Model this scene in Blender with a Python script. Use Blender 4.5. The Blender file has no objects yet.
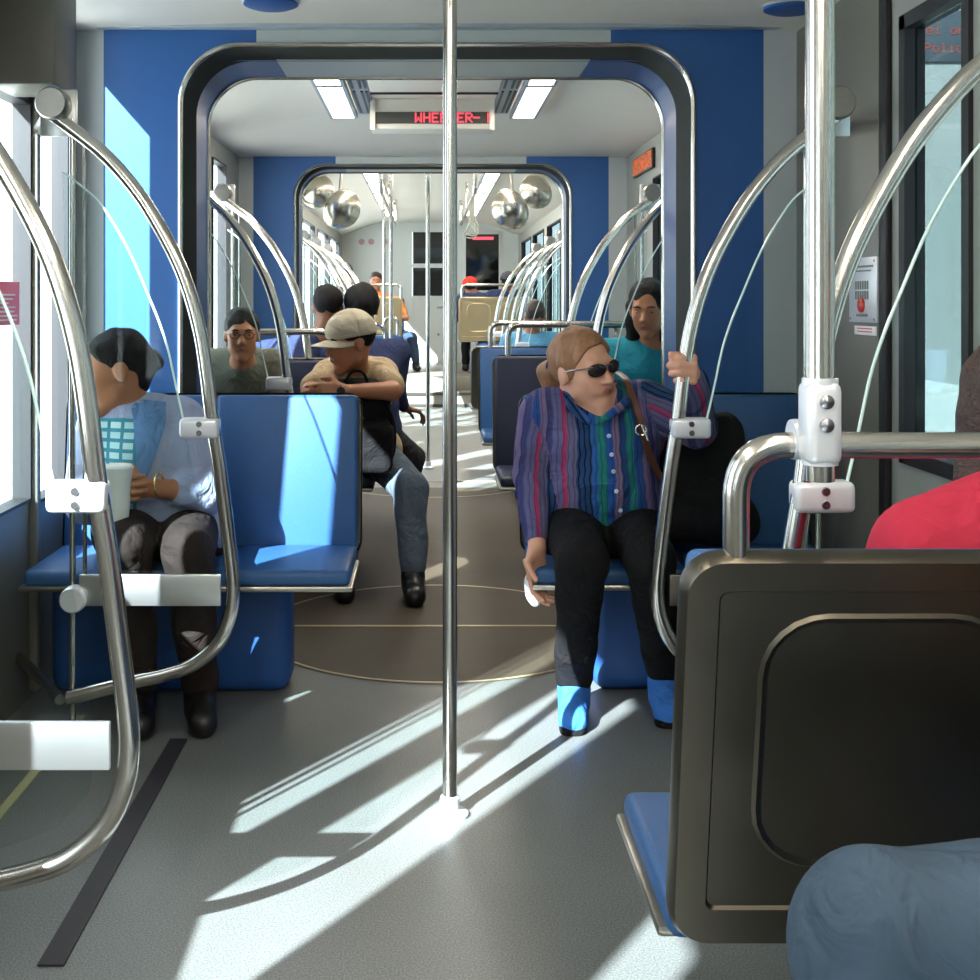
import bpy, bmesh, math, random
import numpy as np
from mathutils import Vector, Matrix
random.seed(4)
PI = math.pi
SC = bpy.context.scene
COL = SC.collection

# ------------------------------------------------------------------ camera, world, sun, exposure
CAMX, CAMZ, FPX, VX, VY = -0.032, 1.25, 1200.0, 428.0, 300.0
cd = bpy.data.cameras.new('camera'); cam = bpy.data.objects.new('camera', cd); COL.objects.link(cam)
cam.location = (CAMX, 0, CAMZ); cam.rotation_euler = (PI / 2, 0, 0)
cd.sensor_width = 36; cd.sensor_fit = 'HORIZONTAL'; cd.lens = FPX / 980 * 36
cd.shift_x = (490 - VX) / 980; cd.shift_y = -(490 - VY) / 980
cd.clip_start = 0.05; cd.clip_end = 300
SC.camera = cam
w = bpy.data.worlds.new('sky'); SC.world = w; w.use_nodes = True
bg = w.node_tree.nodes['Background']; bg.inputs[0].default_value = (0.80, 0.92, 1.0, 1); bg.inputs[1].default_value = 5.2
sd = bpy.data.lights.new('sun', 'SUN'); sd.energy = 44.0; sd.angle = math.radians(0.6); sd.color = (0.86, 0.96, 1.0)
sun = bpy.data.objects.new('sun', sd); COL.objects.link(sun)
SUNDIR = Vector((0.545, 0.838, -0.62)).normalized()
sun.rotation_euler = SUNDIR.to_track_quat('-Z', 'Y').to_euler(); sun.location = (-6, -9, 8)
vs = SC.view_settings; vs.view_transform = 'Standard'; vs.look = 'None'; vs.gamma = 1; vs.exposure = 0.0
SC.display_settings.display_device = 'sRGB'

def P(x, y, Y):
    return Vector(((x - VX) * Y / FPX + CAMX, Y, CAMZ - (y - VY) * Y / FPX))

# ------------------------------------------------------------------ materials
def lin(c):
    return tuple(((v / 12.92) if v <= 0.04045 else ((v + 0.055) / 1.055) ** 2.4) for v in c)
def rgb(r, g, b):
    return lin((r / 255, g / 255, b / 255)) + (1,)
def pbr(name, col, rough=0.5, metal=0.0, var=0.0, scale=20, bump=0.0, bscale=60, stretch=None, spec=0.5, rvar=0.0):
    m = bpy.data.materials.new(name); m.use_nodes = True
    nt = m.node_tree; N = nt.nodes; L = nt.links; b = N['Principled BSDF']
    b.inputs['Base Color'].default_value = col; b.inputs['Roughness'].default_value = rough; b.inputs['Metallic'].default_value = metal
    b.inputs['Specular IOR Level'].default_value = spec
    if var or bump or rvar:
        tc = N.new('ShaderNodeTexCoord'); mp = N.new('ShaderNodeMapping'); L.new(tc.outputs['Object'], mp.inputs[0])
        if stretch: mp.inputs['Scale'].default_value = stretch
        n = N.new('ShaderNodeTexNoise'); n.inputs['Scale'].default_value = scale; n.inputs['Detail'].default_value = 4; L.new(mp.outputs[0], n.inputs[0])
        if var:
            mx = N.new('ShaderNodeMix'); mx.data_type = 'RGBA'
            mx.inputs[6].default_value = tuple(v * (1 - var) for v in col[:3]) + (1,)
            mx.inputs[7].default_value = tuple(min(1, v * (1 + var)) for v in col[:3]) + (1,)
            L.new(n.outputs[0], mx.inputs[0]); L.new(mx.outputs[2], b.inputs['Base Color'])
        if rvar:
            mr = N.new('ShaderNodeMapRange'); mr.inputs[3].default_value = rough - rvar; mr.inputs[4].default_value = rough + rvar
            L.new(n.outputs[0], mr.inputs[0]); L.new(mr.outputs[0], b.inputs['Roughness'])
        if bump:
            n2 = N.new('ShaderNodeTexNoise'); n2.inputs['Scale'].default_value = bscale; n2.inputs['Detail'].default_value = 3; L.new(mp.outputs[0], n2.inputs[0])
            bp = N.new('ShaderNodeBump'); bp.inputs['Strength'].default_value = bump; bp.inputs['Distance'].default_value = 0.01
            L.new(n2.outputs[0], bp.inputs['Height']); L.new(bp.outputs[0], b.inputs['Normal'])
    return m
def emit(name, col, s):
    m = bpy.data.materials.new(name); m.use_nodes = True; b = m.node_tree.nodes['Principled BSDF']
    b.inputs['Base Color'].default_value = (0.02, 0.02, 0.02, 1) if s < 5 else (0.8, 0.8, 0.8, 1)
    b.inputs['Emission Color'].default_value = col; b.inputs['Emission Strength'].default_value = s
    return m
def glass(name, tint, gl=0.08, rough=0.02):
    m = bpy.data.materials.new(name); m.use_nodes = True; nt = m.node_tree; N = nt.nodes; L = nt.links
    N.remove(N['Principled BSDF']); out = N['Material Output']
    t = N.new('ShaderNodeBsdfTransparent'); t.inputs[0].default_value = tint
    g = N.new('ShaderNodeBsdfGlossy'); g.inputs['Roughness'].default_value = rough
    lw = N.new('ShaderNodeLayerWeight'); lw.inputs[0].default_value = 0.25
    ma = N.new('ShaderNodeMath'); ma.operation = 'MULTIPLY_ADD'; ma.inputs[1].default_value = 0.14; ma.inputs[2].default_value = gl
    L.new(lw.outputs['Fresnel'], ma.inputs[0])
    mx = N.new('ShaderNodeMixShader'); L.new(ma.outputs[0], mx.inputs[0]); L.new(t.outputs[0], mx.inputs[1]); L.new(g.outputs[0], mx.inputs[2])
    L.new(mx.outputs[0], out.inputs[0]); return m
def two_tone(name, c_out, c_in, c_edge, x_in, x_edge, rough=0.4):
    """colour bands across the car: |x|<x_in c_in, then c_out, beyond x_edge c_edge"""
    m = bpy.data.materials.new(name); m.use_nodes = True; nt = m.node_tree; N = nt.nodes; L = nt.links; b = N['Principled BSDF']
    b.inputs['Roughness'].default_value = rough
    tc = N.new('ShaderNodeTexCoord'); sp = N.new('ShaderNodeSeparateXYZ'); L.new(tc.outputs['Object'], sp.inputs[0])
    ab = N.new('ShaderNodeMath'); ab.operation = 'ABSOLUTE'; off = N.new('ShaderNodeMath'); off.inputs[1].default_value = 0.012; L.new(sp.outputs[0], off.inputs[0]); L.new(off.outputs[0], ab.inputs[0])
    g1 = N.new('ShaderNodeMath'); g1.operation = 'GREATER_THAN'; g1.inputs[1].default_value = x_in; L.new(ab.outputs[0], g1.inputs[0])
    g2 = N.new('ShaderNodeMath'); g2.operation = 'GREATER_THAN'; g2.inputs[1].default_value = x_edge; L.new(ab.outputs[0], g2.inputs[0])
    m1 = N.new('ShaderNodeMix'); m1.data_type = 'RGBA'; m1.inputs[6].default_value = c_in; m1.inputs[7].default_value = c_out; L.new(g1.outputs[0], m1.inputs[0])
    m2 = N.new('ShaderNodeMix'); m2.data_type = 'RGBA'; m2.inputs[7].default_value = c_edge; L.new(m1.outputs[2], m2.inputs[6]); L.new(g2.outputs[0], m2.inputs[0])
    L.new(m2.outputs[2], b.inputs['Base Color']); return m

BLUE = rgb(34, 86, 148)
M = {}
M['tube'] = pbr('stainless_tube', (0.60, 0.575, 0.53, 1), 0.2, 1.0)
M['steel'] = pbr('brushed_steel', (0.36, 0.34, 0.30, 1), 0.32, 1.0, 0.12, 14, stretch=(1, 1, 6), rvar=0.06)
M['steel_dark'] = pbr('stainless_seat_shell', (0.135, 0.12, 0.095, 1), 0.36, 1.0, 0.14, 6, rvar=0.08)
M['plate'] = pbr('satin_plate', (0.62, 0.64, 0.64, 1), 0.32, 0.9, 0.06, 10)
M['clamp'] = pbr('cast_clamp', (0.72, 0.74, 0.78, 1), 0.35, 0.35)
M['bolt'] = pbr('bolt', (0.30, 0.30, 0.32, 1), 0.3, 1.0)
M['blue_wall'] = two_tone('gangway_wall', BLUE, rgb(178, 184, 184), rgb(176, 182, 184), 0.632, 1.177, 0.45)
M['liner'] = two_tone('gangway_liner', rgb(26, 66, 120), rgb(168, 172, 168), rgb(26, 66, 120), 0.60, 3, 0.45)
M['bellows'] = pbr('bellows_rubber', rgb(58, 62, 60), 0.6, 0, 0.1)
M['rubber'] = pbr('black_rubber', rgb(22, 22, 26), 0.55)
M['wall'] = pbr('wall_panel', rgb(150, 152, 146), 0.5, 0, 0.04, 5)
M['taupe'] = pbr('pillar_panel', rgb(108, 106, 98), 0.4, 0, 0.08, 3, stretch=(1, 1, 0.3))
M['white'] = pbr('off_white_panel', rgb(205, 208, 204), 0.45, 0, 0.03, 5)
M['ceiling'] = pbr('ceiling_panel', rgb(218, 212, 202), 0.5, 0, 0.03, 4)
M['black'] = pbr('black_plastic', rgb(18, 18, 20), 0.4)
M['seat_blue'] = pbr('blue_seat_vinyl', rgb(42, 86, 138), 0.5, 0, 0.10, 90, 0.1, 220)
M['seat_blue_shaded'] = pbr('shaded_seat_vinyl', rgb(26, 34, 62), 0.5, 0, 0.10, 90, 0.1, 220)  # darkened copy of the blue vinyl, with the shade put into its colour
M['seat_base'] = pbr('seat_base_paint', rgb(32, 78, 142), 0.5)
M['glass'] = glass('clear_glass', (0.98, 0.99, 0.99, 1), 0.02)
M['screen'] = glass('windscreen_glass', (0.93, 0.965, 0.96, 1), 0.006)
M['glass_edge'] = pbr('polished_glass_edge', (0.65, 0.85, 0.82, 1), 0.15, 0)
M['lamp'] = emit('lamp_diffuser', (1.0, 0.90, 0.74, 1), 6.0)
M['led'] = emit('red_led', (1.0, 0.06, 0.10, 1), 2.2)
M['led_o'] = emit('orange_led', (1.0, 0.22, 0.05, 1), 1.3)
M['ledpanel'] = pbr('led_panel', rgb(62, 66, 60), 0.4)
def floor_mat():
    m = bpy.data.materials.new('speckled_floor'); m.use_nodes = True; nt = m.node_tree; N = nt.nodes; L = nt.links; b = N['Principled BSDF']
    tc = N.new('ShaderNodeTexCoord'); n = N.new('ShaderNodeTexNoise'); n.inputs['Scale'].default_value = 260; n.inputs['Detail'].default_value = 2; L.new(tc.outputs['Object'], n.inputs[0])
    n2 = N.new('ShaderNodeTexNoise'); n2.inputs['Scale'].default_value = 2.2; n2.inputs['Detail'].default_value = 5; L.new(tc.outputs['Object'], n2.inputs[0])
    r = N.new('ShaderNodeValToRGB'); r.color_ramp.elements[0].position = 0.35; r.color_ramp.elements[0].color = rgb(88, 91, 90); r.color_ramp.elements[1].position = 0.7; r.color_ramp.elements[1].color = rgb(132, 136, 135)
    L.new(n.outputs[0], r.inputs[0])
    mx = N.new('ShaderNodeMix'); mx.data_type = 'RGBA'; mx.blend_type = 'MULTIPLY'; mx.inputs[0].default_value = 0.5
    r2 = N.new('ShaderNodeValToRGB'); r2.color_ramp.elements[0].position = 0.3; r2.color_ramp.elements[0].color = (0.72, 0.68, 0.62, 1); r2.color_ramp.elements[1].position = 0.7; r2.color_ramp.elements[1].color = (1, 1, 1, 1)
    L.new(n2.outputs[0], r2.inputs[0]); L.new(r.outputs[0], mx.inputs[6]); L.new(r2.outputs[0], mx.inputs[7]); L.new(mx.outputs[2], b.inputs['Base Color'])
    b.inputs['Roughness'].default_value = 0.42
    bp = N.new('ShaderNodeBump'); bp.inputs['Strength'].default_value = 0.03; bp.inputs['Distance'].default_value = 0.002; L.new(n.outputs[0], bp.inputs['Height']); L.new(bp.outputs[0], b.inputs['Normal'])
    return m
M['floor'] = floor_mat()

# ------------------------------------------------------------------ object helpers
def origin(o):
    v = Vector((0, 0, 0))
    while o is not None:
        v += o.location; o = o.parent
    return v
def tag(o, label=None, cat=None, group=None, kind=None):
    if label: o['label'] = label
    if cat: o['category'] = cat
    if group: o['group'] = group
    if kind: o['kind'] = kind
    return o
def thing(name, label, cat, loc, group=None):
    o = bpy.data.objects.new(name, None); COL.objects.link(o); o.location = loc; o.empty_display_size = 0.1
    return tag(o, label, cat, group)
def link_mesh(name, me, mat, parent=None, org=None, smooth=True, label=None):
    o = bpy.data.objects.new(name, me); COL.objects.link(o)
    if mat: me.materials.append(mat)
    base = origin(parent) if parent is not None else Vector((0, 0, 0))
    if org is not None: o.location = Vector(org) - base
    off = base + o.location
    if off.length > 0: me.transform(Matrix.Translation(-off))
    if parent is not None: o.parent = parent
    if smooth:
        me.polygons.foreach_set('use_smooth', [True] * len(me.polygons))
    if label: o['label'] = label
    return o
class MB:
    def __init__(s): s.bm = bmesh.new()
    def box(s, x0, x1, y0, y1, z0, z1, bev=0.0, seg=2, rot=None, piv=None):
        r = bmesh.ops.create_cube(s.bm, size=1.0); v = r['verts']
        bmesh.ops.scale(s.bm, vec=(abs(x1 - x0), abs(y1 - y0), abs(z1 - z0)), verts=v)
        bmesh.ops.translate(s.bm, vec=((x0 + x1) / 2, (y0 + y1) / 2, (z0 + z1) / 2), verts=v)
        if bev > 0:
            e = list({e for q in v for e in q.link_edges})
            rr = bmesh.ops.bevel(s.bm, geom=e, offset=bev, segments=seg, affect='EDGES', profile=0.5)
            v = list({q for f in rr['faces'] for q in f.verts} | {q for q in v if q.is_valid})
        if rot is not None:
            c = Vector(piv) if piv is not None else Vector(((x0 + x1) / 2, (y0 + y1) / 2, (z0 + z1) / 2))
            bmesh.ops.rotate(s.bm, cent=c, matrix=rot, verts=v)
        return s
    def tube(s, pts, r, n=14, cap=True):
        pts = [Vector(p) for p in pts]; rs = r if isinstance(r, (list, tuple)) else [r] * len(pts)
        rings = []; t0 = (pts[1] - pts[0]).normalized()
        up = Vector((0, 0, 1)) if abs(t0.z) < 0.9 else Vector((0, 1, 0))
        nrm = t0.cross(up).normalized()
        for i, p in enumerate(pts):
            t = (pts[min(i + 1, len(pts) - 1)] - pts[max(i - 1, 0)]).normalized()
            nrm = (nrm - t * nrm.dot(t)).normalized(); b = t.cross(nrm)
            rings.append([s.bm.verts.new(p + (nrm * math.cos(a) + b * math.sin(a)) * rs[i]) for a in [2 * PI * k / n for k in range(n)]])
        for a, b in zip(rings, rings[1:]):
            for k in range(n): s.bm.faces.new((a[k], a[(k + 1) % n], b[(k + 1) % n], b[k]))
        if cap: s.bm.faces.new(rings[0][::-1]); s.bm.faces.new(rings[-1])
        return s
    def lathe(s, prof, c, axis=(0, 0, 1), n=24):
        """prof: list of (radius, height along the axis)"""
        q = Vector((0, 0, 1)).rotation_difference(Vector(axis).normalized()); c = Vector(c); rings = []
        for r, h in prof:
            rings.append([s.bm.verts.new(c + q @ Vector((max(r, 1e-5) * math.cos(a), max(r, 1e-5) * math.sin(a), h))) for a in [2 * PI * k / n for k in range(n)]])
        for a, b in zip(rings, rings[1:]):
            for k in range(n): s.bm.faces.new((a[k], a[(k + 1) % n], b[(k + 1) % n], b[k]))
        return s
    def prism(s, pts, y0, y1):
        """polygon in XZ, extruded along Y"""
        a = [s.bm.verts.new((x, y0, z)) for x, z in pts]; b = [s.bm.verts.new((x, y1, z)) for x, z in pts]
        s.bm.faces.new(a); s.bm.faces.new(b[::-1])
        for i in range(len(a)): j = (i + 1) % len(a); s.bm.faces.new((a[j], a[i], b[i], b[j]))
        return s
    def grid(s, rows):
        vs_ = [[s.bm.verts.new(p) for p in r] for r in rows]
        for a, b in zip(vs_, vs_[1:]):
            for k in range(len(a) - 1): s.bm.faces.new((a[k], a[k + 1], b[k + 1], b[k]))
        return s
    def ball(s, c, r, sc=(1, 1, 1), n=16):
        v = bmesh.ops.create_uvsphere(s.bm, u_segments=n, v_segments=n // 2 + 2, radius=r)['verts']
        bmesh.ops.scale(s.bm, vec=sc, verts=v); bmesh.ops.translate(s.bm, vec=c, verts=v); return s
    def build(s, name, mat, parent=None, org=None, smooth=None, label=None):
        bmesh.ops.recalc_face_normals(s.bm, faces=s.bm.faces)
        me = bpy.data.meshes.new(name); s.bm.to_mesh(me); s.bm.free()
        o = link_mesh(name, me, M[mat] if isinstance(mat, str) else mat, parent, org, True, label)
        me.set_sharp_from_angle(angle=math.radians(35))
        return o
def struct(name, mb, mat, org=(0, 0, 0)):
    return tag(mb.build(name, mat, None, org), kind='structure')
def smooth_path(pts, n=8):
    """Catmull-Rom through the points"""
    pts = [Vector(p) for p in pts]; out = []
    for i in range(len(pts) - 1):
        p0 = pts[max(i - 1, 0)]; p1 = pts[i]; p2 = pts[i + 1]; p3 = pts[min(i + 2, len(pts) - 1)]
        for k in range(n):
            t = k / n
            out.append(0.5 * ((2 * p1) + (p2 - p0) * t + (2 * p0 - 5 * p1 + 4 * p2 - p3) * t * t + (3 * p1 - p0 - 3 * p2 + p3) * t ** 3))
    out.append(pts[-1]); return out
def bend(a, c, b, r, n=8):
    """points for a rounded corner at c between a and b"""
    a, c, b = Vector(a), Vector(c), Vector(b); d1 = (a - c).normalized(); d2 = (b - c).normalized()
    p1 = c + d1 * r; p2 = c + d2 * r
    return [p1 * (1 - t) ** 2 + c * 2 * t * (1 - t) + p2 * t * t for t in [k / n for k in range(n + 1)]]

# 5x7 dot letters for the LED signs
DOT = {'W': ['10001', '10001', '10001', '10101', '10101', '11011', '10001'], 'H': ['10001', '10001', '10001', '11111', '10001', '10001', '10001'],
       'E': ['11111', '10000', '10000', '11110', '10000', '10000', '11111'], 'L': ['10000'] * 6 + ['11111'], 'R': ['11110', '10001', '10001', '11110', '10100', '10010', '10001'],
       '-': ['00000', '00000', '00000', '11111', '00000', '00000', '00000'], ' ': ['00000'] * 7, 'e': ['00000', '00000', '01110', '10001', '11111', '10000', '01110'],
       'l': ['01100', '00100', '00100', '00100', '00100', '00100', '01110'], 'o': ['00000', '00000', '01110', '10001', '10001', '10001', '01110'],
       'n': ['00000', '00000', '10110', '11001', '10001', '10001', '10001'], 'P': ['11110', '10001', '10001', '11110', '10000', '10000', '10000'],
       'i': ['00100', '00000', '01100', '00100', '00100', '00100', '01110'], 'c': ['00000', '00000', '01110', '10001', '10000', '10001', '01110'], '|': ['10000'] * 7}
def dots(mb, text, x, z, y, d, fill=0.92):
    """dot letters facing -Y; x,z top left corner, d dot pitch"""
    for ch in text:
        for r, row in enumerate(DOT[ch]):
            for c_, v in enumerate(row):
                if v == '1': mb.box(x + c_ * d, x + (c_ + fill) * d, y - 0.003, y, z - (r + fill) * d, z - r * d)
        x += 6 * d
    return mb

# ------------------------------------------------------------------ implicit bodies (surface nets)
class SDF:
    def __init__(s, res): s.res = res; s.pr = []; s.noise = None
    def cap(s, a, b, ra, rb=None, k=0.02): s.pr.append(('c', np.array(a, float), np.array(b, float), ra, ra if rb is None else rb, k)); return s
    def ell(s, c, r, R=None, k=0.02, sub=False): s.pr.append(('e', np.array(c, float), np.array(r, float), np.eye(3) if R is None else np.array(R, float), k, sub)); return s
    def box(s, c, h, R=None, rad=0.03, k=0.02, sub=False): s.pr.append(('b', np.array(c, float), np.array(h, float), np.eye(3) if R is None else np.array(R, float), rad, k, sub)); return s
    def mesh(s, name):
        res = s.res; lo = []; hi = []; bb = []
        for p in s.pr:
            if p[0] == 'c':
                r = max(p[3], p[4]); a = np.minimum(p[1], p[2]) - r; b = np.maximum(p[1], p[2]) + r; k = p[5]; sub = False
            elif p[0] == 'e':
                r = p[2].max(); a = p[1] - r; b = p[1] + r; k = p[4]; sub = p[5]
            else:
                r = np.linalg.norm(p[2]); a = p[1] - r; b = p[1] + r; k = p[5]; sub = p[6]
            bb.append((a - k - 3 * res, b + k + 3 * res))
            if not sub: lo.append(a); hi.append(b)
        lo = np.min(lo, 0) - 4 * res; hi = np.max(hi, 0) + 4 * res
        n = np.ceil((hi - lo) / res).astype(int) + 1
        F = np.full(n, 0.3, dtype=np.float32); ax = [lo[i] + res * np.arange(n[i]) for i in range(3)]
        for p, (a, b) in zip(s.pr, bb):
            i0 = np.maximum(((a - lo) / res).astype(int), 0); i1 = np.minimum(((b - lo) / res).astype(int) + 2, n)
            if np.any(i1 <= i0): continue
            X = ax[0][i0[0]:i1[0]][:, None, None]; Y = ax[1][i0[1]:i1[1]][None, :, None]; Z = ax[2][i0[2]:i1[2]][None, None, :]
            G = F[i0[0]:i1[0], i0[1]:i1[1], i0[2]:i1[2]]; sub = False
            if p[0] == 'c':
                _, A, B, ra, rb, k = p; d = B - A; L2 = max(float(d @ d), 1e-9)
                t = np.clip(((X - A[0]) * d[0] + (Y - A[1]) * d[1] + (Z - A[2]) * d[2]) / L2, 0, 1)
                D = np.sqrt((X - A[0] - t * d[0]) ** 2 + (Y - A[1] - t * d[1]) ** 2 + (Z - A[2] - t * d[2]) ** 2) - (ra + (rb - ra) * t)
            elif p[0] == 'e':
                _, c, r, R, k, sub = p; x = X - c[0]; y = Y - c[1]; z = Z - c[2]
                q = [R[0][i] * x + R[1][i] * y + R[2][i] * z for i in range(3)]
                k0 = np.sqrt(sum((q[i] / r[i]) ** 2 for i in range(3))); k1 = np.sqrt(sum((q[i] / r[i] ** 2) ** 2 for i in range(3)))
                D = k0 * (k0 - 1) / np.maximum(k1, 1e-6)
            else:
                _, c, h, R, rad, k, sub = p; x = X - c[0]; y = Y - c[1]; z = Z - c[2]
                q = [np.abs(R[0][i] * x + R[1][i] * y + R[2][i] * z) - (h[i] - rad) for i in range(3)]
                D = np.sqrt(sum(np.maximum(v, 0) ** 2 for v in q)) + np.minimum(np.maximum(np.maximum(q[0], q[1]), q[2]), 0) - rad
            if sub:
                h_ = np.clip(0.5 - 0.5 * (G + D) / k, 0, 1); G[...] = G * (1 - h_) - D * h_ + k * h_ * (1 - h_)
            else:
                h_ = np.clip(0.5 + 0.5 * (G - D) / k, 0, 1); G[...] = G * (1 - h_) + D * h_ - k * h_ * (1 - h_)
        if s.noise:
            amp, freq, seed = s.noise; rs = np.random.RandomState(seed)
            X = ax[0][:, None, None]; Y = ax[1][None, :, None]; Z = ax[2][None, None, :]
            for _ in range(5):
                w_ = rs.normal(size=3); w_ /= np.linalg.norm(w_); w2 = rs.normal(size=3) * 0.6; ph = rs.rand(2) * 6.28; fr = freq * (0.7 + 0.8 * rs.rand())
                F += (amp * 0.45 * np.sin(fr * (w_[0] * X + w_[1] * Y + w_[2] * Z) + ph[0] + 1.3 * np.sin(fr * 0.5 * (w2[0] * X + w2[1] * Y + w2[2] * Z) + ph[1]))).astype(np.float32)
        ins = F < 0
        C = np.zeros(n - 1, dtype=np.int8)
        for i in (0, 1):
            for j in (0, 1):
                for k in (0, 1): C += ins[i:n[0] - 1 + i, j:n[1] - 1 + j, k:n[2] - 1 + k]
        act = (C > 0) & (C < 8); cells = np.argwhere(act); idx = -np.ones(act.shape, dtype=np.int64); idx[act] = np.arange(len(cells))
        pos = np.zeros((len(cells), 3)); cnt = np.zeros(len(cells)); cor = [(i, j, k) for i in (0, 1) for j in (0, 1) for k in (0, 1)]
        for a in cor:
            for d in range(3):
                if a[d]: continue
                b = list(a); b[d] = 1; ca = cells + a; cb = cells + b
                Fa = F[ca[:, 0], ca[:, 1], ca[:, 2]]; Fb = F[cb[:, 0], cb[:, 1], cb[:, 2]]; m = (Fa < 0) != (Fb < 0)
                t = np.where(m, Fa / np.where(m, Fa - Fb, 1), 0); q = np.array(a, float)[None, :] * np.ones((len(cells), 1)); q[:, d] += t
                pos[m] += q[m]; cnt += m
        V = (cells + pos / np.maximum(cnt, 1)[:, None]) * res + lo
        faces = []
        for d in range(3):
            u, v = (d + 1) % 3, (d + 2) % 3
            sa = [slice(None)] * 3; sb = [slice(None)] * 3; sa[d] = slice(0, -1); sb[d] = slice(1, None)
            A = ins[tuple(sa)]; B = ins[tuple(sb)]; E = np.argwhere(A != B)
            E = E[(E[:, u] >= 1) & (E[:, v] >= 1) & (E[:, u] < n[u] - 1) & (E[:, v] < n[v] - 1)]
            fl = A[E[:, 0], E[:, 1], E[:, 2]]; q = []
            for du, dv in ((-1, -1), (0, -1), (0, 0), (-1, 0)):
                c = E.copy(); c[:, u] += du; c[:, v] += dv; q.append(idx[c[:, 0], c[:, 1], c[:, 2]])
            q = np.stack(q, 1); q[~fl] = q[~fl][:, ::-1]; faces.append(q)
        Q = np.concatenate(faces); Q = Q[(Q >= 0).all(1)]
        me = bpy.data.meshes.new(name); me.vertices.add(len(V)); me.vertices.foreach_set('co', V.ravel())
        me.loops.add(len(Q) * 4); me.loops.foreach_set('vertex_index', Q.ravel().astype(np.int32))
        me.polygons.add(len(Q)); me.polygons.foreach_set('loop_start', np.arange(0, len(Q) * 4, 4, dtype=np.int32))
        me.update(calc_edges=True); me.validate()
        return me
    def build(s, name, mat, parent, org=None, label=None):
        return link_mesh(name, s.mesh(name), M[mat] if isinstance(mat, str) else mat, parent, org, True, label)

# ================================================================== THE SETTING
HW = 1.286
def wall(name, side, y0, y1, zt, holes, mat='wall'):
    mb = MB(); xa, xb = (side * HW, side * (HW + 0.05)); xa, xb = min(xa, xb), max(xa, xb); y = y0
    for (h0, h1, z0, z1) in sorted(holes):
        if h0 > y: mb.box(xa, xb, y, h0, 0, zt)
        mb.box(xa, xb, h0, h1, 0, z0); mb.box(xa, xb, h0, h1, z1, zt); y = h1
    mb.box(xa, xb, y, y1, 0, zt)
    return struct(name, mb, mat)
WN = [0]
def window(side, h, fr=0.010, fmat='rubber', proud=0.012):
    WN[0] += 1; h0, h1, z0, z1 = h; xi = side * (HW - proud); xo = side * (HW + 0.045); xa, xb = min(xi, xo), max(xi, xo); mb = MB()
    mb.box(xa, xb, h0, h0 + fr, z0, z1).box(xa, xb, h1 - fr, h1, z0, z1).box(xa, xb, h0, h1, z0, z0 + fr).box(xa, xb, h0, h1, z1 - fr, z1)
    f = mb.build('window_%d' % WN[0], fmat, None, (side * HW, (h0 + h1) / 2, z0)); tag(f, kind='structure')
    xp = side * (HW + 0.02)
    M['tint'] = M.get('tint') or glass('tinted_window_glass', (0.40, 0.45, 0.46, 1), 0.04)
    MB().box(xp - 0.003, xp + 0.003, h0 + fr, h1 - fr, z0 + fr, z1 - fr).build('pane', 'glass' if side < 0 else 'tint', f)
    return f
ZS, ZT = 0.90, 2.06
LN = [(-2.6, -1.0, ZS, ZT), (-0.50, -0.17, ZS, ZT), (0.70, 1.31, ZS - .02, 2.20), (1.47, 1.80, ZS - .02, 2.12), (2.40, 2.76, ZS, ZT), (3.36, 3.76, .62, 1.87), (3.80, 4.15, ZS - .3, 2.19)]
RN = [(-2.6, -1.0, ZS, ZT), (-0.50, -0.17, ZS, ZT), (0.70, 1.31, ZS, ZT), (1.49, 1.79, ZS, ZT), (2.1, 2.55, .82, 2.02), (2.90, 3.33, .80, 2.035)]
wall('wall_left_near', -1, -3, 4.28, 2.26, LN, 'taupe')
wall('wall_right_near', 1, -3, 4.28, 2.26, RN, 'wall')
for h in LN: window(-1, h)
for h in RN[:-1]: window(1, h)
window(1, RN[-1], 0.04)
LM = [(5.35, 6.55, ZS, ZT), (6.95, 7.40, ZS, ZT + 0.02)]
RM = [(5.25, 6.35, ZS, ZT), (6.75, 6.98, ZS, 1.96)]
wall('wall_left_middle', -1, 4.98, 7.95, 2.36, LM); wall('wall_right_middle', 1, 4.98, 7.95, 2.36, RM)
for h in LM: window(-1, h)
for h in RM: window(1, h)
LF = [(9.3, 10.4, ZS, ZT), (10.6, 11.7, ZS, ZT), (11.9, 13.2, ZS, ZT), (13.6, 15.0, 1.05, ZT), (15.3, 16.8, 1.05, ZT)]
wall('wall_left_far', -1, 8.85, 17.5, 2.42, LF); wall('wall_right_far', 1, 8.85, 17.5, 2.42, LF)
for h in LF: window(-1, h); window(1, h)
struct('wall_back', MB().box(-HW, HW, -3.05, -3.0, 0, 2.3), 'wall')
# taupe pillar facing and black seal on the near right wall, white facing strip by the gangway
struct('trim_1', MB().box(HW - 0.012, HW, 3.48, 4.255, 0.02, 2.2, 0.003), 'taupe')
struct('trim_2', MB().box(HW - 0.02, HW, 3.405, 3.46, 0.35, 2.235, 0.006), 'rubber')
struct('trim_3', MB().box(-HW, -HW + 0.03, 3.765, 3.80, 0.02, 2.2, 0.008), 'taupe')
struct('trim_15', MB().box(-HW, -1.09, 3.40, 3.62, 1.86, 2.25, .012), 'taupe')
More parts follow.
